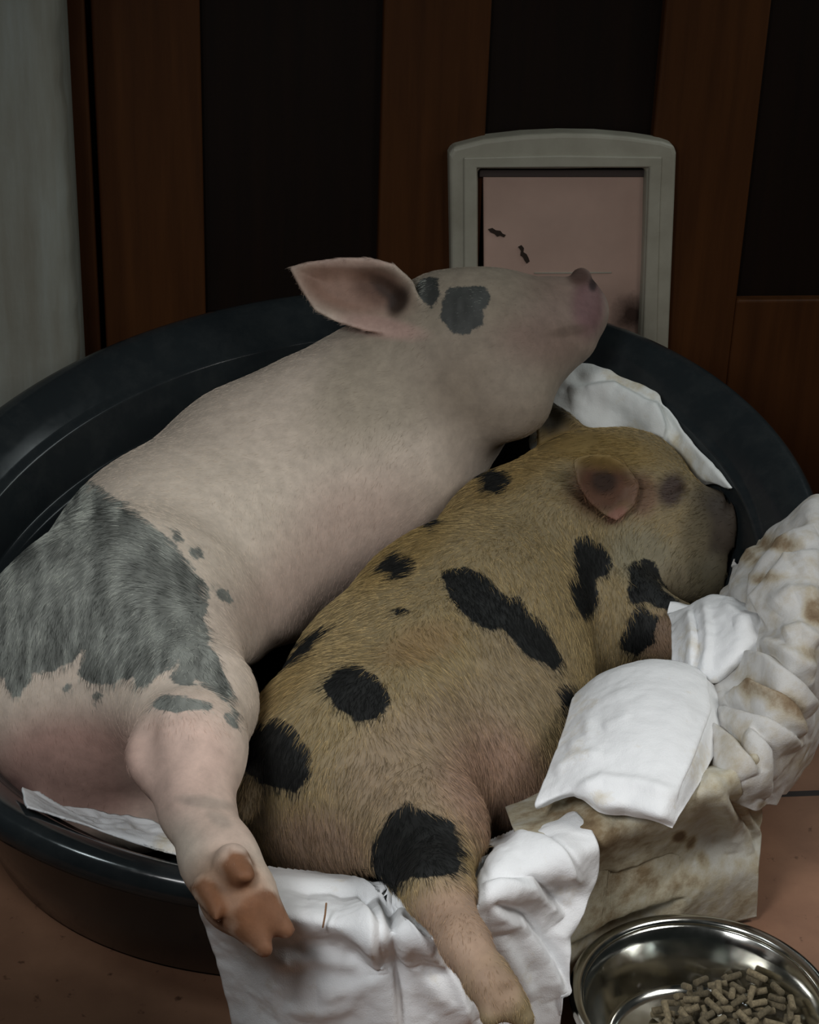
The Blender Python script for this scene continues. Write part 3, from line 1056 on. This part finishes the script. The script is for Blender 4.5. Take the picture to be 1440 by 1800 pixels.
def tint1(p, x, y):
    n = len(p)
    s = spot_of(x, y, PATCH1) + vnoise(p, .022, 7) * 7 + vnoise(p, .009, 8) * 4 + RNG.normal(0, 3, n)
    rnd = RNG.random(n)[:, None]
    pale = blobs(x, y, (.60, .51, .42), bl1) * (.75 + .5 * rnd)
    st = vnoise(np.c_[x, y / 4.0, x * 0], 9.0, 6) * .55 + vnoise(np.c_[x, y / 3.0, x * 0], 26.0, 2) * .35
    k = np.clip(RNG.random(n) * .6 + .2 + st * .75, 0, 1)[:, None]
    grey = np.where(k < .42, np.array((.055, .058, .053)), np.where(k < .72, np.array((.20, .21, .19)), np.array((.52, .54, .48))))
    t = np.where(s[:, None] > 0, grey, pale)
    h = poly_sd(x, y, HOOF1[0])
    return np.where(h[:, None] > 0, np.array((.17, .09, .05)), t)


def tint2(p, x, y):
    n = len(p)
    s = spot_of(x, y, PATCH2) + vnoise(p, .022, 7) * 7 + vnoise(p, .009, 8) * 4 + RNG.normal(0, 3.5, n)
    rnd = RNG.random(n)[:, None]
    gold = blobs(x, y, (.33, .25, .13), bl2) * np.where((y > 1560)[:, None], .75 + .5 * rnd, .45 + 1.25 * rnd ** 1.5) * np.array((1.06, 1.04, .97))
    return np.where(s[:, None] > 0, np.array((.011, .0115, .011)) * (.5 + .9 * rnd), gold)


def dens1(x, y):
    w = np.ones(len(x))
    w = np.where(poly_sd(x, y, HOOF1[0]) > -4, .08, w)
    w = np.where(poly_sd(x, y, ear1) > 4, .12, w)
    w = np.where(x > 985, .15, w)
    w = np.where((y > 1300) & (x < 480), w * .45, w)
    w = np.where(spot_of(x, y, [GREY]) > 0, 1.5, w)
    return w


def dens2(x, y):
    w = np.ones(len(x))
    w = np.where(poly_sd(x, y, ear2) > 4, .15, w)
    w = np.where(x > 1245, .2, w)
    w = np.where(poly_sd(x, y, ear3) > 6, .1, w)
    w = np.where(y > 1640, .5, w)
    return w


dirs1 = [(900, 560, -1, .1), (800, 650, -.8, .5), (700, 640, -.8, .45), (600, 800, -.45, .9), (450, 760, -.8, .6), (400, 950, -.25, 1), (560, 1000, -.1, 1), (200, 850, -.6, .55), (300, 960, -.75, -.62), (330, 1010, -.7, -.6),
         (120, 950, -.2, 1), (60, 1100, .1, 1), (200, 1130, .05, 1), (330, 1120, .15, 1), (380, 1180, .3, 1), (150, 1280, 0, 1), (330, 1350, .3, 1), (370, 1450, .3, 1)]
dirs2 = [(1240, 930, -1, .3), (1120, 830, -1, .25), (1000, 800, -.9, .3), (1130, 990, -.4, .9), (950, 900, -.45, .9), (830, 880, -.7, .6), (850, 1040, -.1, 1), (700, 1030, -.5, .8), (750, 1150, .1, 1), (600, 1130, -.5, .7), (900, 1250, .25, 1), (620, 1300, .1, 1),
         (480, 1220, -.4, .9), (460, 1400, 0, 1), (600, 1480, .05, 1), (730, 1480, .2, 1), (860, 1400, .2, 1), (790, 1620, .35, 1), (1040, 1020, 0, 1), (1120, 1080, .2, 1)]
def len1(x, y):
    return np.where((y > 1290) & (x > 225) & (x < 520), .55, np.where(x > 760, .7, 1.0)) * np.where(spot_of(x, y, [GREY]) > 0, 1.35, 1.0)


def len2(x, y):
    return np.where(y > 1560, .6, np.where(x > 1130, .7, 1.0))


HAIR_N1, HAIR_N2 = 110000, 90000
grow_hair('hair', pig1, B1, v1, q1, HAIR_N1, dirs1, tint1, .0085, .00012, M_HAIR, .2, dens1, len1)
grow_hair('hair', pig2, B2, v2, q2, HAIR_N2, dirs2, tint2,   .0125, .00018, M_HAIR, .28, dens2, len2)


# ------------------------------------------------------------------ white bedding: sheets modelled as draped surfaces with creases
M_CLOTH = cloth_mat('white_cotton')
BOWL_C = at_z(1238, 1757, .072)


def catmull(Pc, n):
    """Pc (k, ..., 3) -> n samples along axis 0"""
    k = len(Pc)
    t = np.linspace(0, k - 1, n)
    i = np.clip(np.floor(t).astype(int), 0, k - 2)
    f = (t - i).reshape((-1,) + (1,) * (Pc.ndim - 1))
    p0 = Pc[np.clip(i - 1, 0, k - 1)]; p1 = Pc[i]; p2 = Pc[i + 1]; p3 = Pc[np.clip(i + 2, 0, k - 1)]
    p0 = np.where((i == 0).reshape(f.shape), 2 * p1 - p2, p0)
    p3 = np.where((i == k - 2).reshape(f.shape), 2 * p2 - p1, p3)
    return .5 * (2 * p1 + (p2 - p0) * f + (2 * p0 - 5 * p1 + 4 * p2 - p3) * f ** 2 + (3 * p1 - p0 - 3 * p2 + p3) * f ** 3)


def grid_normals(G):
    du = np.gradient(G, axis=0); dv = np.gradient(G, axis=1)
    n = np.cross(du, dv)
    n /= np.linalg.norm(n, axis=-1, keepdims=True) + 1e-12
    tc_ = C0 - G
    s = np.sign((n * tc_).sum(-1).mean())
    return n * (s if s else 1)


def cloth(name, rows, parent, nu=150, nv=170, creases=(), wr=(.0035, .05), wr2=(.0012, .016), stretch=(1, 1, 1), stains=(), base=(.79, .80, .81), stain_shade0=0.0, thick=.0022, seed=0, push=True, edge=0.0, label=None, floor=True):
    Pc = np.array([[W(p) for p in r_] for r_ in rows])
    G = catmull(Pc, nu)
    G = catmull(G.transpose(1, 0, 2), nv).transpose(1, 0, 2)
    n = grid_normals(G)
    x, y, d = proj(G.reshape(-1, 3))
    S_ = np.array(stretch, float)
    Pf = G.reshape(-1, 3)
    uu, vv = np.meshgrid(np.linspace(0, 1, nu), np.linspace(0, 1, nv), indexing='ij')
    rid = 1 - np.sqrt(vnoise(Pf * S_ + vnoise(Pf, .08, seed + 9)[:, None] * .02, wr[1], seed) ** 2 + .012)
    h = wr[0] * (rid * 2 - 1.2)
    h = h + wr2[0] * vnoise(Pf * S_, wr2[1], seed + 3) + .5 * wr2[0] * vnoise(Pf * S_, wr2[1] * .45, seed + 4)
    for cr in creases:
        pts, kind, amp, wd_ = cr[:4]
        dd, sd, tp = line_d(x, y, pts)
        fade = np.clip(np.minimum(tp, 1 - tp) * 6, 0, 1) ** .7 if kind != 'lip' else np.clip(np.minimum(tp, 1 - tp) * 10, 0, 1)
        if kind == 'ridge':
            h = h + amp * np.exp(-(dd / wd_) ** 2) * fade
        elif kind == 'fold':                       # rounded ridge with a sharp valley along one side
            s_ = dd * sd
            h = h + amp * fade * np.where(s_ > 0, np.exp(-(s_ / wd_) ** 2 * .5), np.exp(-(s_ / (wd_ * .36)) ** 2) - .55 * np.exp(-((s_ + wd_ * .75) / (wd_ * .4)) ** 2))
        elif kind == 'lip':                        # one layer lying over another: steps down on the negative side
            s_ = dd * sd
            h = h + amp * fade * smooth(-3, 3, s_) * np.exp(-np.maximum(s_, 0) / wd_)
    if edge:
        e = np.minimum(np.minimum(uu, 1 - uu) * nu, np.minimum(vv, 1 - vv) * nv).ravel()
        h = h + edge * np.exp(-(e / 2.5) ** 2)
    Pf = Pf + n.reshape(-1, 3) * h[:, None]
    P0 = Pf.copy()
    for it in range(9):
        if it == 6:                              # spread the lifted places softly into their surroundings
            D = (Pf - P0).reshape(nu, nv, 3)
            for _ in range(4):
                D = np.pad(D, ((1, 1), (1, 1), (0, 0)), 'edge')
                D = (D[:-2, 1:-1] + D[2:, 1:-1] + D[1:-1, :-2] + D[1:-1, 2:] + 2 * D[1:-1, 1:-1]) / 6
            Pf = P0 + D.reshape(-1, 3)
        bz, ins = bed_z(Pf[:, 0], Pf[:, 1])
        lift = .006 + .010 * smooth(.035, .075, ins) * (1 - smooth(.13, .19, ins))
        k = (ins > -.004) & (Pf[:, 2] < bz + lift) & (Pf[:, 2] > bz - .06)
        Pf[k, 2] = (bz + lift)[k]
        for B in (B1, B2):
            s_ = B.sample(Pf)
            k = s_ < .007
            if k.any():
                Pf[k] += B.grad(Pf[k]) * np.clip(.007 - s_[k], 0, .012)[:, None]
        dx, dy = Pf[:, 0] - BOWL_C[0], Pf[:, 1] - BOWL_C[1]
        r_ = np.hypot(dx, dy)
        k = (r_ < .136) & (Pf[:, 2] < .085)
        Pf[k, 0] = BOWL_C[0] + dx[k] / r_[k] * .136; Pf[k, 1] = BOWL_C[1] + dy[k] / r_[k] * .136
        Pf[:, 2] = np.maximum(Pf[:, 2], .004)
    idx = np.arange(nu * nv).reshape(nu, nv)
    q = np.stack([idx[:-1, :-1], idx[1:, :-1], idx[1:, 1:], idx[:-1, 1:]], -1).reshape(-1, 4)
    o = mesh_obj(name, Pf, q, M_CLOTH)
    st = np.full(len(Pf), float(stain_shade0))
    for cx, cy, rx, ry, an, am in stains:
        an = math.radians(an)
        dx, dy = x - cx, y - cy
        e = np.sqrt(((dx * math.cos(an) + dy * math.sin(an)) / rx) ** 2 + ((-dx * math.sin(an) + dy * math.cos(an)) / ry) ** 2)
        st = st + am * (1 - smooth(.2, 1.2, e))
    set_f(o.data, 'stain_shade', st)
    set_col(o.data, 'base', np.tile(np.array(base), (len(Pf), 1)))
    md = o.modifiers.new('thickness', 'SOLIDIFY'); md.thickness = thick; md.offset = 0
    if parent:
        adopt(o, parent)
    if label:
        o['label'] = label
    return o


# --- sheet hanging over the front rim
sheet = empty('bed_sheet', tuple(at_z(620, 1600, .2)))
tag(sheet, 'white sheet tucked under the pigs and hanging over front rim of the bed', 'sheet')
Yd = lambda v: ('y', v)
cloth('draped_front', [
    [(405, 1545, .13), (500, 1565, .13), (610, 1598, .13), (710, 1605, .13), (815, 1560, .13), (905, 1490, .13), (1010, 1425, .14)],
    [(372, 1540, .205), (480, 1562, .198), (600, 1600, .194), (700, 1608, .194), (800, 1555, .203), (900, 1482, .205), (1010, 1425, .21)],
    [(347, 1566, .215), (470, 1598, .216), (600, 1628, .213), (710, 1638, .212), (830, 1590, .222), (940, 1530, .222), (1048, 1480, .222)],
    [(362, 1630, Yd(1.30)), (480, 1650, Yd(1.262)), (610, 1668, Yd(1.25)), (720, 1680, Yd(1.25)), (845, 1660, Yd(1.262)), (950, 1590, Yd(1.30)), (1045, 1540, Yd(1.325))],
    [(386, 1710, Yd(1.298)), (490, 1725, Yd(1.255)), (610, 1740, Yd(1.24)), (730, 1745, Yd(1.243)), (845, 1735, Yd(1.255)), (935, 1690, Yd(1.285)), (992, 1650, Yd(1.305))],
    [(412, 1805, Yd(1.295)), (510, 1815, Yd(1.25)), (620, 1825, Yd(1.235)), (735, 1825, Yd(1.24)), (850, 1815, Yd(1.25)), (930, 1790, Yd(1.27)), (1000, 1760, Yd(1.285))],
    [(425, 1870, Yd(1.29)), (520, 1890, Yd(1.25)), (630, 1900, Yd(1.235)), (740, 1900, Yd(1.24)), (850, 1890, Yd(1.25)), (935, 1870, Yd(1.265)), (1010, 1850, Yd(1.28))],
], sheet, 190, 230, creases=[
    ([(640, 1570), (668, 1620), (680, 1690), (688, 1760), (692, 1830)], 'fold', .011, 26),
    ([(545, 1572), (610, 1590), (655, 1640), (672, 1700)], 'fold', .007, 18),
    ([(700, 1605), (760, 1660), (800, 1730), (822, 1800)], 'fold', .009, 26),
    ([(735, 1610), (800, 1690), (835, 1790)], 'ridge', .010, 22),
    ([(690, 1640), (730, 1700), (790, 1770)], 'ridge', .008, 18),
    ([(480, 1690), (560, 1680), (650, 1700)], 'ridge', .005, 16),
    ([(560, 1740), (620, 1735), (680, 1700)], 'ridge', .006, 18),
    ([(500, 1770), (560, 1775), (640, 1760)], 'ridge', .004, 16),
    ([(855, 1530), (920, 1500), (985, 1510), (1040, 1560)], 'ridge', .008, 22),
    ([(850, 1560), (930, 1555), (985, 1610)], 'fold', .008, 20),
    ([(860, 1600), (910, 1620), (960, 1690), (985, 1750)], 'fold', .009, 22),
    ([(870, 1640), (900, 1700), (930, 1760)], 'ridge', .008, 16),
    ([(900, 1470), (960, 1490), (1010, 1540)], 'fold', .006, 16),
    ([(1048, 1560), (985, 1640), (992, 1700), (1004, 1790)], 'ridge', .010, 14),
], wr=(.0028, .06), wr2=(.0012, .018), stains=[(470, 1740, 110, 90, 30, .10), (900, 1450, 120, 40, -30, .12), (990, 1560, 60, 40, 40, .18), (760, 1740, 60, 60, 0, .10), (930, 1700, 60, 40, 0, .14)], seed=1)
cloth('tucked_edge', [
    [(40, 1410, .185), (150, 1425, .165), (260, 1445, .16), (370, 1480, .16)],
    [(45, 1432, .205), (150, 1452, .19), (260, 1480, .185), (370, 1520, .185)],
    [(60, 1442, .198), (150, 1466, .175), (250, 1505, .165), (360, 1545, .165)],
], sheet, 50, 120, wr=(.003, .03), wr2=(.0015, .012), stains=[(300, 1490, 60, 40, 0, .35), (210, 1470, 40, 20, 0, .2)], seed=2)

# --- stained cloth folded over the right front rim
fold = empty('folded_cloth', tuple(at_z(1150, 1400, .22)))
tag(fold, 'stained white cloth with folded back clean hem over right front rim, behind the food bowl', 'cloth')
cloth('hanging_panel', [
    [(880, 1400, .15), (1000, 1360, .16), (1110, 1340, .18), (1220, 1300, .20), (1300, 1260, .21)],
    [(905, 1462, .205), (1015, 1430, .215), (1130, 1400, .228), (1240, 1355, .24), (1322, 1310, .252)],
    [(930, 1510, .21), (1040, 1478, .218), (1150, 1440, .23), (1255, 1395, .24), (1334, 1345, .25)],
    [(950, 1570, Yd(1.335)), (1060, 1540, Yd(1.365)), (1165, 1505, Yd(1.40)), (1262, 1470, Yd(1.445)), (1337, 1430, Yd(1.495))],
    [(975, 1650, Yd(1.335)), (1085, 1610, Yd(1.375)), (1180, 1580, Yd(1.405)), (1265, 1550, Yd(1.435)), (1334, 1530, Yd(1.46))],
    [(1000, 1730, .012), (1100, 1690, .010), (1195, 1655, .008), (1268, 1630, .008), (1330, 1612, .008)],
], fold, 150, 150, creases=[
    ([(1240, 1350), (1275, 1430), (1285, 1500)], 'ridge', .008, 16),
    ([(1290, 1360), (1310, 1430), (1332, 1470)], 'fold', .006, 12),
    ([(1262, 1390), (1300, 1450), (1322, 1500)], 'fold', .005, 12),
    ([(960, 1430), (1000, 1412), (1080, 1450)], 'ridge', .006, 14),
], wr=(.002, .07), wr2=(.0007, .02), stain_shade0=.40, stains=[(1010, 1450, 110, 50, 10, .28), (1080, 1500, 140, 60, 0, .16), (1195, 1470, 16, 14, 0, .65), (1215, 1480, 10, 20, 30, .55), (1235, 1510, 14, 22, -20, .45), (1180, 1400, 60, 60, 40, .2), (1100, 1600, 160, 60, -20, .2), (1260, 1480, 60, 70, 0, -.2)], base=(.56, .555, .50), seed=3)  # overall stain and greyed base are part dirt, part painted shade
cloth('folded_hem', [
    [(1022, 1225, .15), (1060, 1195, .16), (1105, 1178, .168), (1155, 1172, .17), (1215, 1182, .17), (1262, 1215, .165)],
    [(1012, 1222, .215), (1052, 1190, .236), (1100, 1172, .252), (1155, 1163, .258), (1215, 1172, .252), (1256, 1196, .222)],
    [(1002, 1245, .235), (1048, 1220, .258), (1100, 1205, .274), (1155, 1198, .280), (1222, 1207, .274), (1272, 1246, .235)],
    [(985, 1305, .240), (1035, 1290, .264), (1090, 1281, .280), (1145, 1278, .285), (1215, 1285, .280), (1264, 1300, .245)],
    [(962, 1365, .240), (1020, 1352, .262), (1078, 1352, .272), (1135, 1354, .278), (1195, 1362, .276), (1234, 1370, .250)],
    [(942, 1412, .232), (1010, 1388, .255), (1060, 1408, .262), (1110, 1412, .264), (1160, 1428, .266), (1194, 1432, .255)],
    [(945, 1420, .222), (1012, 1398, .242), (1055, 1426, .243), (1105, 1432, .245), (1152, 1442, .248), (1182, 1456, .245)],
], fold, 130, 140, creases=[
    ([(1236, 1185), (1243, 1250), (1215, 1330), (1185, 1400)], 'fold', .0035, 7),
    ([(1010, 1395), (1060, 1372), (1120, 1378), (1190, 1400)], 'ridge', .005, 12),
    ([(1000, 1320), (1035, 1300), (1040, 1260)], 'ridge', .003, 10),
    ([(975, 1360), (1010, 1335), (1060, 1325)], 'ridge', .003, 10),
    ([(1060, 1280), (1085, 1270), (1110, 1255)], 'ridge', .002, 8),
], wr=(.0018, .07), wr2=(.0009, .02), stains=[(1010, 1300, 60, 70, 20, .18), (1225, 1350, 26, 60, 20, .3), (1070, 1400, 60, 16, 0, .25), (1030, 1235, 40, 25, 0, .2)], seed=4, base=(.84, .85, .86),
    label='clean white turned-back hem')

# --- crumpled sheet along the right side and behind the small pig's head
crum = empty('crumpled_sheet', tuple(at_z(1360, 1100, .25)))
tag(crum, 'crumpled muddy white sheet bunched over right rim around the small pig\'s head', 'sheet')
cloth('bunched_side', [
    [(1286, 1004, .20), (1326, 970, .25), (1374, 925, .305), (1440, 900, .31), (1478, 1010, .20)],
    [(1288, 1000, .225), (1328, 962, .272), (1382, 916, .33), (1450, 882, .342), (1482, 1015, .20)],
    [(1268, 1060, .228), (1328, 1035, .29), (1390, 1005, .335), (1455, 985, .335), (1484, 1070, .19)],
    [(1270, 1140, .235), (1345, 1115, .29), (1405, 1105, .318), (1458, 1098, .305), (1486, 1160, .17)],
    [(1250, 1205, .235), (1325, 1200, .278), (1388, 1195, .292), (1440, 1205, .26), (1478, 1225, .18)],
    [(1238, 1265, .235), (1305, 1285, .264), (1362, 1285, .268), (1412, 1295, .225), (1438, 1305, .15)],
    [(1228, 1325, .232), (1292, 1358, .25), (1342, 1366, .232), (1388, 1362, .18), (1410, 1352, .12)],
    [(1240, 1375, .2), (1295, 1408, .205), (1336, 1424, .18), (1362, 1408, .14), (1385, 1385, .09)],
], crum, 260, 210, creases=[
    ([(1300, 1150), (1355, 1165), (1400, 1210), (1430, 1250)], 'fold', .012, 20),
    ([(1275, 1225), (1330, 1215), (1375, 1250), (1405, 1310)], 'fold', .013, 20),
    ([(1265, 1245), (1300, 1260), (1345, 1275), (1395, 1310)], 'fold', .010, 16),
    ([(1255, 1280), (1290, 1310), (1318, 1360)], 'fold', .012, 18),
    ([(1318, 1290), (1340, 1320), (1345, 1400)], 'fold', .008, 16),
    ([(1300, 1195), (1360, 1230), (1390, 1290)], 'ridge', .008, 10),
    ([(1360, 1110), (1345, 1060), (1390, 990), (1440, 975)], 'fold', .010, 20),
    ([(1320, 1090), (1335, 1020), (1380, 960), (1430, 930)], 'fold', .010, 22),
    ([(1290, 1050), (1310, 1000), (1330, 960)], 'fold', .007, 16),
    ([(1370, 1075), (1400, 1050), (1440, 1045)], 'ridge', .009, 14),
    ([(1380, 1120), (1410, 1110), (1440, 1130)], 'ridge', .008, 12),
    ([(1340, 1130), (1380, 1150), (1430, 1180)], 'ridge', .007, 12),
], wr=(.004, .075), wr2=(.0016, .022), stains=[(1370, 960, 50, 22, 10, .6), (1320, 980, 26, 26, 0, .4), (1355, 1025, 40, 14, 0, .5), (1432, 1075, 24, 40, 0, .65), (1330, 1215, 50, 30, 40, .45), (1380, 1250, 40, 30, 50, .55), (1420, 1150, 30, 20, 0, .45), (1400, 1330, 40, 50, 0, .25), (1340, 1415, 16, 10, 0, .5), (1290, 1330, 40, 60, 0, .2)], stain_shade0=.18, seed=5, base=(.58, .57, .55))
cloth('rolled_corner', [
    [(1172, 1085, .19), (1206, 1078, .20), (1250, 1058, .215), (1300, 1070, .225), (1342, 1104, .225)],
    [(1176, 1082, .232), (1208, 1072, .250), (1252, 1050, .265), (1304, 1062, .272), (1352, 1098, .262)],
    [(1182, 1112, .248), (1214, 1108, .266), (1258, 1096, .280), (1312, 1098, .288), (1362, 1120, .272)],
    [(1182, 1150, .240), (1216, 1152, .258), (1260, 1152, .272), (1310, 1138, .282), (1360, 1148, .265)],
    [(1178, 1178, .220), (1216, 1184, .236), (1256, 1198, .245), (1298, 1168, .262), (1350, 1166, .250)],
    [(1180, 1170, .18), (1220, 1180, .19), (1258, 1196, .20), (1296, 1172, .22), (1340, 1166, .22)],
], crum, 100, 120, creases=[
    ([(1214, 1072), (1222, 1120), (1222, 1180)], 'fold', .005, 8),
    ([(1240, 1060), (1246, 1120), (1240, 1190)], 'ridge', .005, 7),
    ([(1290, 1100), (1330, 1095), (1355, 1110)], 'ridge', .004, 9),
    ([(1268, 1060), (1300, 1090), (1335, 1090)], 'ridge', .004, 10),
], wr=(.002, .04), wr2=(.001, .014), stains=[(1210, 1140, 30, 50, 0, .28), (1260, 1195, 50, 12, -20, .3)], seed=6)
Bo = lambda v: ('b', v)
cloth('tucked_corner', [
    [(930, 775, Bo(.03)), (942, 715, Bo(.015)), (985, 655, Bo(.008)), (1060, 657, Bo(.008)), (1150, 702, Bo(.008)), (1203, 774, Bo(.008)), (1280, 860, Bo(.008))],
    [(933, 785, Bo(.06)), (948, 714, Bo(.045)), (988, 648, Bo(.028)), (1062, 652, Bo(.028)), (1158, 700, Bo(.028)), (1208, 774, Bo(.02)), (1283, 858, Bo(.012))],
    [(944, 810, Bo(.09)), (972, 745, Bo(.07)), (1020, 690, Bo(.05)), (1085, 705, Bo(.05)), (1145, 745, Bo(.045)), (1185, 808, Bo(.02)), (1246, 852, Bo(.009))],
    [(965, 840, Bo(.10)), (1005, 800, Bo(.08)), (1050, 760, Bo(.06)), (1105, 770, Bo(.04)), (1140, 800, Bo(.025)), (1172, 832, Bo(.010)), (1210, 852, Bo(.008))],
    [(985, 870, Bo(.08)), (1025, 840, Bo(.06)), (1065, 810, Bo(.03)), (1105, 810, Bo(.015)), (1135, 835, Bo(.008)), (1155, 845, Bo(.007)), (1180, 862, Bo(.007))],
], crum, 110, 170, creases=[
    ([(1000, 690), (1080, 680), (1150, 720), (1190, 790)], 'fold', .008, 20),
    ([(1150, 700), (1165, 750), (1155, 800)], 'fold', .007, 16),
    ([(1190, 770), (1215, 815), (1270, 860)], 'ridge', .005, 14),
    ([(985, 655), (1010, 680), (1010, 720)], 'ridge', .005, 14),
], wr=(.003, .05), wr2=(.0012, .018), stains=[(1110, 670, 100, 24, 20, .35), (1200, 790, 60, 22, 50, .35), (1130, 760, 40, 30, 40, .25), (1240, 840, 60, 30, 45, .2)], seed=7, base=(.74, .76, .74))

# a bit of straw on the sheet
pts = [at_y(572, 1580, 1.252), at_y(570, 1600, 1.244), at_y(566, 1622, 1.240)]
vs, fs = [], []
for i, p in enumerate(pts):
    for k in range(5):
        a_ = 2 * math.pi * k / 5
        vs.append((p[0] + .0009 * math.cos(a_), p[1] - .011, p[2] + .004 + .0009 * math.sin(a_)) if i != 1 else (p[0] + .0009 * math.cos(a_), p[1] - .011 + .0009 * math.sin(a_), p[2] + .004))
for i in range(2):
    for k in range(5):
        fs.append((i * 5 + k, i * 5 + (k + 1) % 5, i * 5 + 5 + (k + 1) % 5, i * 5 + 5 + k))
so = mesh_obj('straw', vs, fs, M_STRAW)
tag(so, 'tiny brown straw stuck to the white sheet below the hoof', 'straw')


# ------------------------------------------------------------------ food bowl with pellets
bc = at_z(1238, 1757, .072)
bowl = empty('food_bowl', (float(bc[0]), float(bc[1]), 0))
tag(bowl, 'round shiny stainless steel food bowl on the tiles in front of the bed', 'bowl')


def lathe(name, prof, mat_, parent, n=128):
    vs, fs = [], []
    for r_, z in prof:
        for k in range(n):
            a = 2 * math.pi * k / n
            vs.append((r_ * math.cos(a) + bc[0], r_ * math.sin(a) + bc[1], z))
    m_ = len(prof)
    for i in range(m_ - 1):
        for k in range(n):
            fs.append((i * n + k, i * n + (k + 1) % n, (i + 1) * n + (k + 1) % n, (i + 1) * n + k))
    o = mesh_obj(name, vs, fs, mat_)
    adopt(o, parent)
    return o


BR = .1265
prof = [(.001, .004), (.06, .004), (.080, .003), (.087, .005), (.091, .012), (.100, .035), (.108, .055), (.112, .064), (.1165, .068)]
inn = [(.1165, .0695), (.111, .0655), (.1065, .055), (.098, .035), (.0895, .014), (.085, .0085), (.078, .0065), (.05, .006), (.001, .006)]
lathe('bowl_body', prof + inn, M_STEEL, bowl)
rr = [(.1195 + .0068 * math.cos(a), .0685 + .0052 * math.sin(a)) for a in np.linspace(0, 2 * math.pi, 17)]
lathe('rolled_rim', rr, M_STEEL, bowl)

prng = random.Random(5)
bm = bmesh.new()
bmesh.ops.create_cone(bm, cap_ends=True, segments=10, radius1=.0034, radius2=.0034, depth=.019)
for v_ in bm.verts:
    v_.co.x += .0003 * math.sin(v_.co.z * 900); v_.co.y += prng.uniform(-.0003, .0003)
p0 = bm_obj('feed_pellet', bm, M_PELLET, None, True)
md = p0.modifiers.new('bevel', 'BEVEL'); md.width = .0007; md.segments = 2; md.limit_method = 'ANGLE'
tag(p0, 'brown feed pellet heaped with others in the steel bowl', 'feed pellet', 'feed pellets in the steel bowl')
HM = {}
cell = .0025


def base_h(c_):
    return .0065 + 2.4 * max(0.0, math.hypot(c_[0] * cell, c_[1] * cell) - .084)


def foot(x, y, ya, ln):
    c_ = []
    for t in np.linspace(-.5, .5, 8):
        for w_ in (-.003, 0, .003):
            c_.append((round((x + t * ln * math.cos(ya) - w_ * math.sin(ya)) / cell), round((y + t * ln * math.sin(ya) + w_ * math.cos(ya)) / cell), t))
    return c_


N_P = 300
k = 0
tries = 0
while k < N_P and tries < 9000:
    tries += 1
    a, r_ = prng.uniform(0, 2 * math.pi), math.sqrt(prng.random())
    x, y = .030 + .068 * r_ * math.cos(a), .006 + .068 * r_ * math.sin(a)
    if math.hypot(x, y) > .094:
        continue
    ya = prng.uniform(0, math.pi)
    cells = foot(x, y, ya, .019)
    lo_ = max([HM.get(c_[:2], base_h(c_)) for c_ in cells if c_[2] < -.15])
    hi_ = max([HM.get(c_[:2], base_h(c_)) for c_ in cells if c_[2] > .15])
    mid = max([HM.get(c_[:2], base_h(c_)) for c_ in cells])
    tilt = math.atan2(hi_ - lo_, .016)
    tilt = max(-.6, min(.6, tilt))
    zc = max((lo_ + hi_) / 2, mid - .002) + .0034
    if zc > .044 - .3 * max(0, math.hypot(x - .03, y - .006) - .03) + 2 * max(0, math.hypot(x, y) - .085):
        continue
    o = p0 if k == 0 else p0.copy()
    if k:
        COL.objects.link(o)
    o.location = (bc[0] + x, bc[1] + y, zc)
    d_ = Vector((math.cos(ya) * math.cos(tilt), math.sin(ya) * math.cos(tilt), math.sin(tilt)))
    o.rotation_euler = d_.to_track_quat('Z', 'Y').to_euler()
    s_ = prng.uniform(.75, 1.15)
    o.scale = (1, 1, s_)
    for cx, cy, t in cells:
        HM[(cx, cy)] = max(HM.get((cx, cy), base_h((cx, cy))), zc + t * .019 * math.sin(tilt) + .0030)
    k += 1
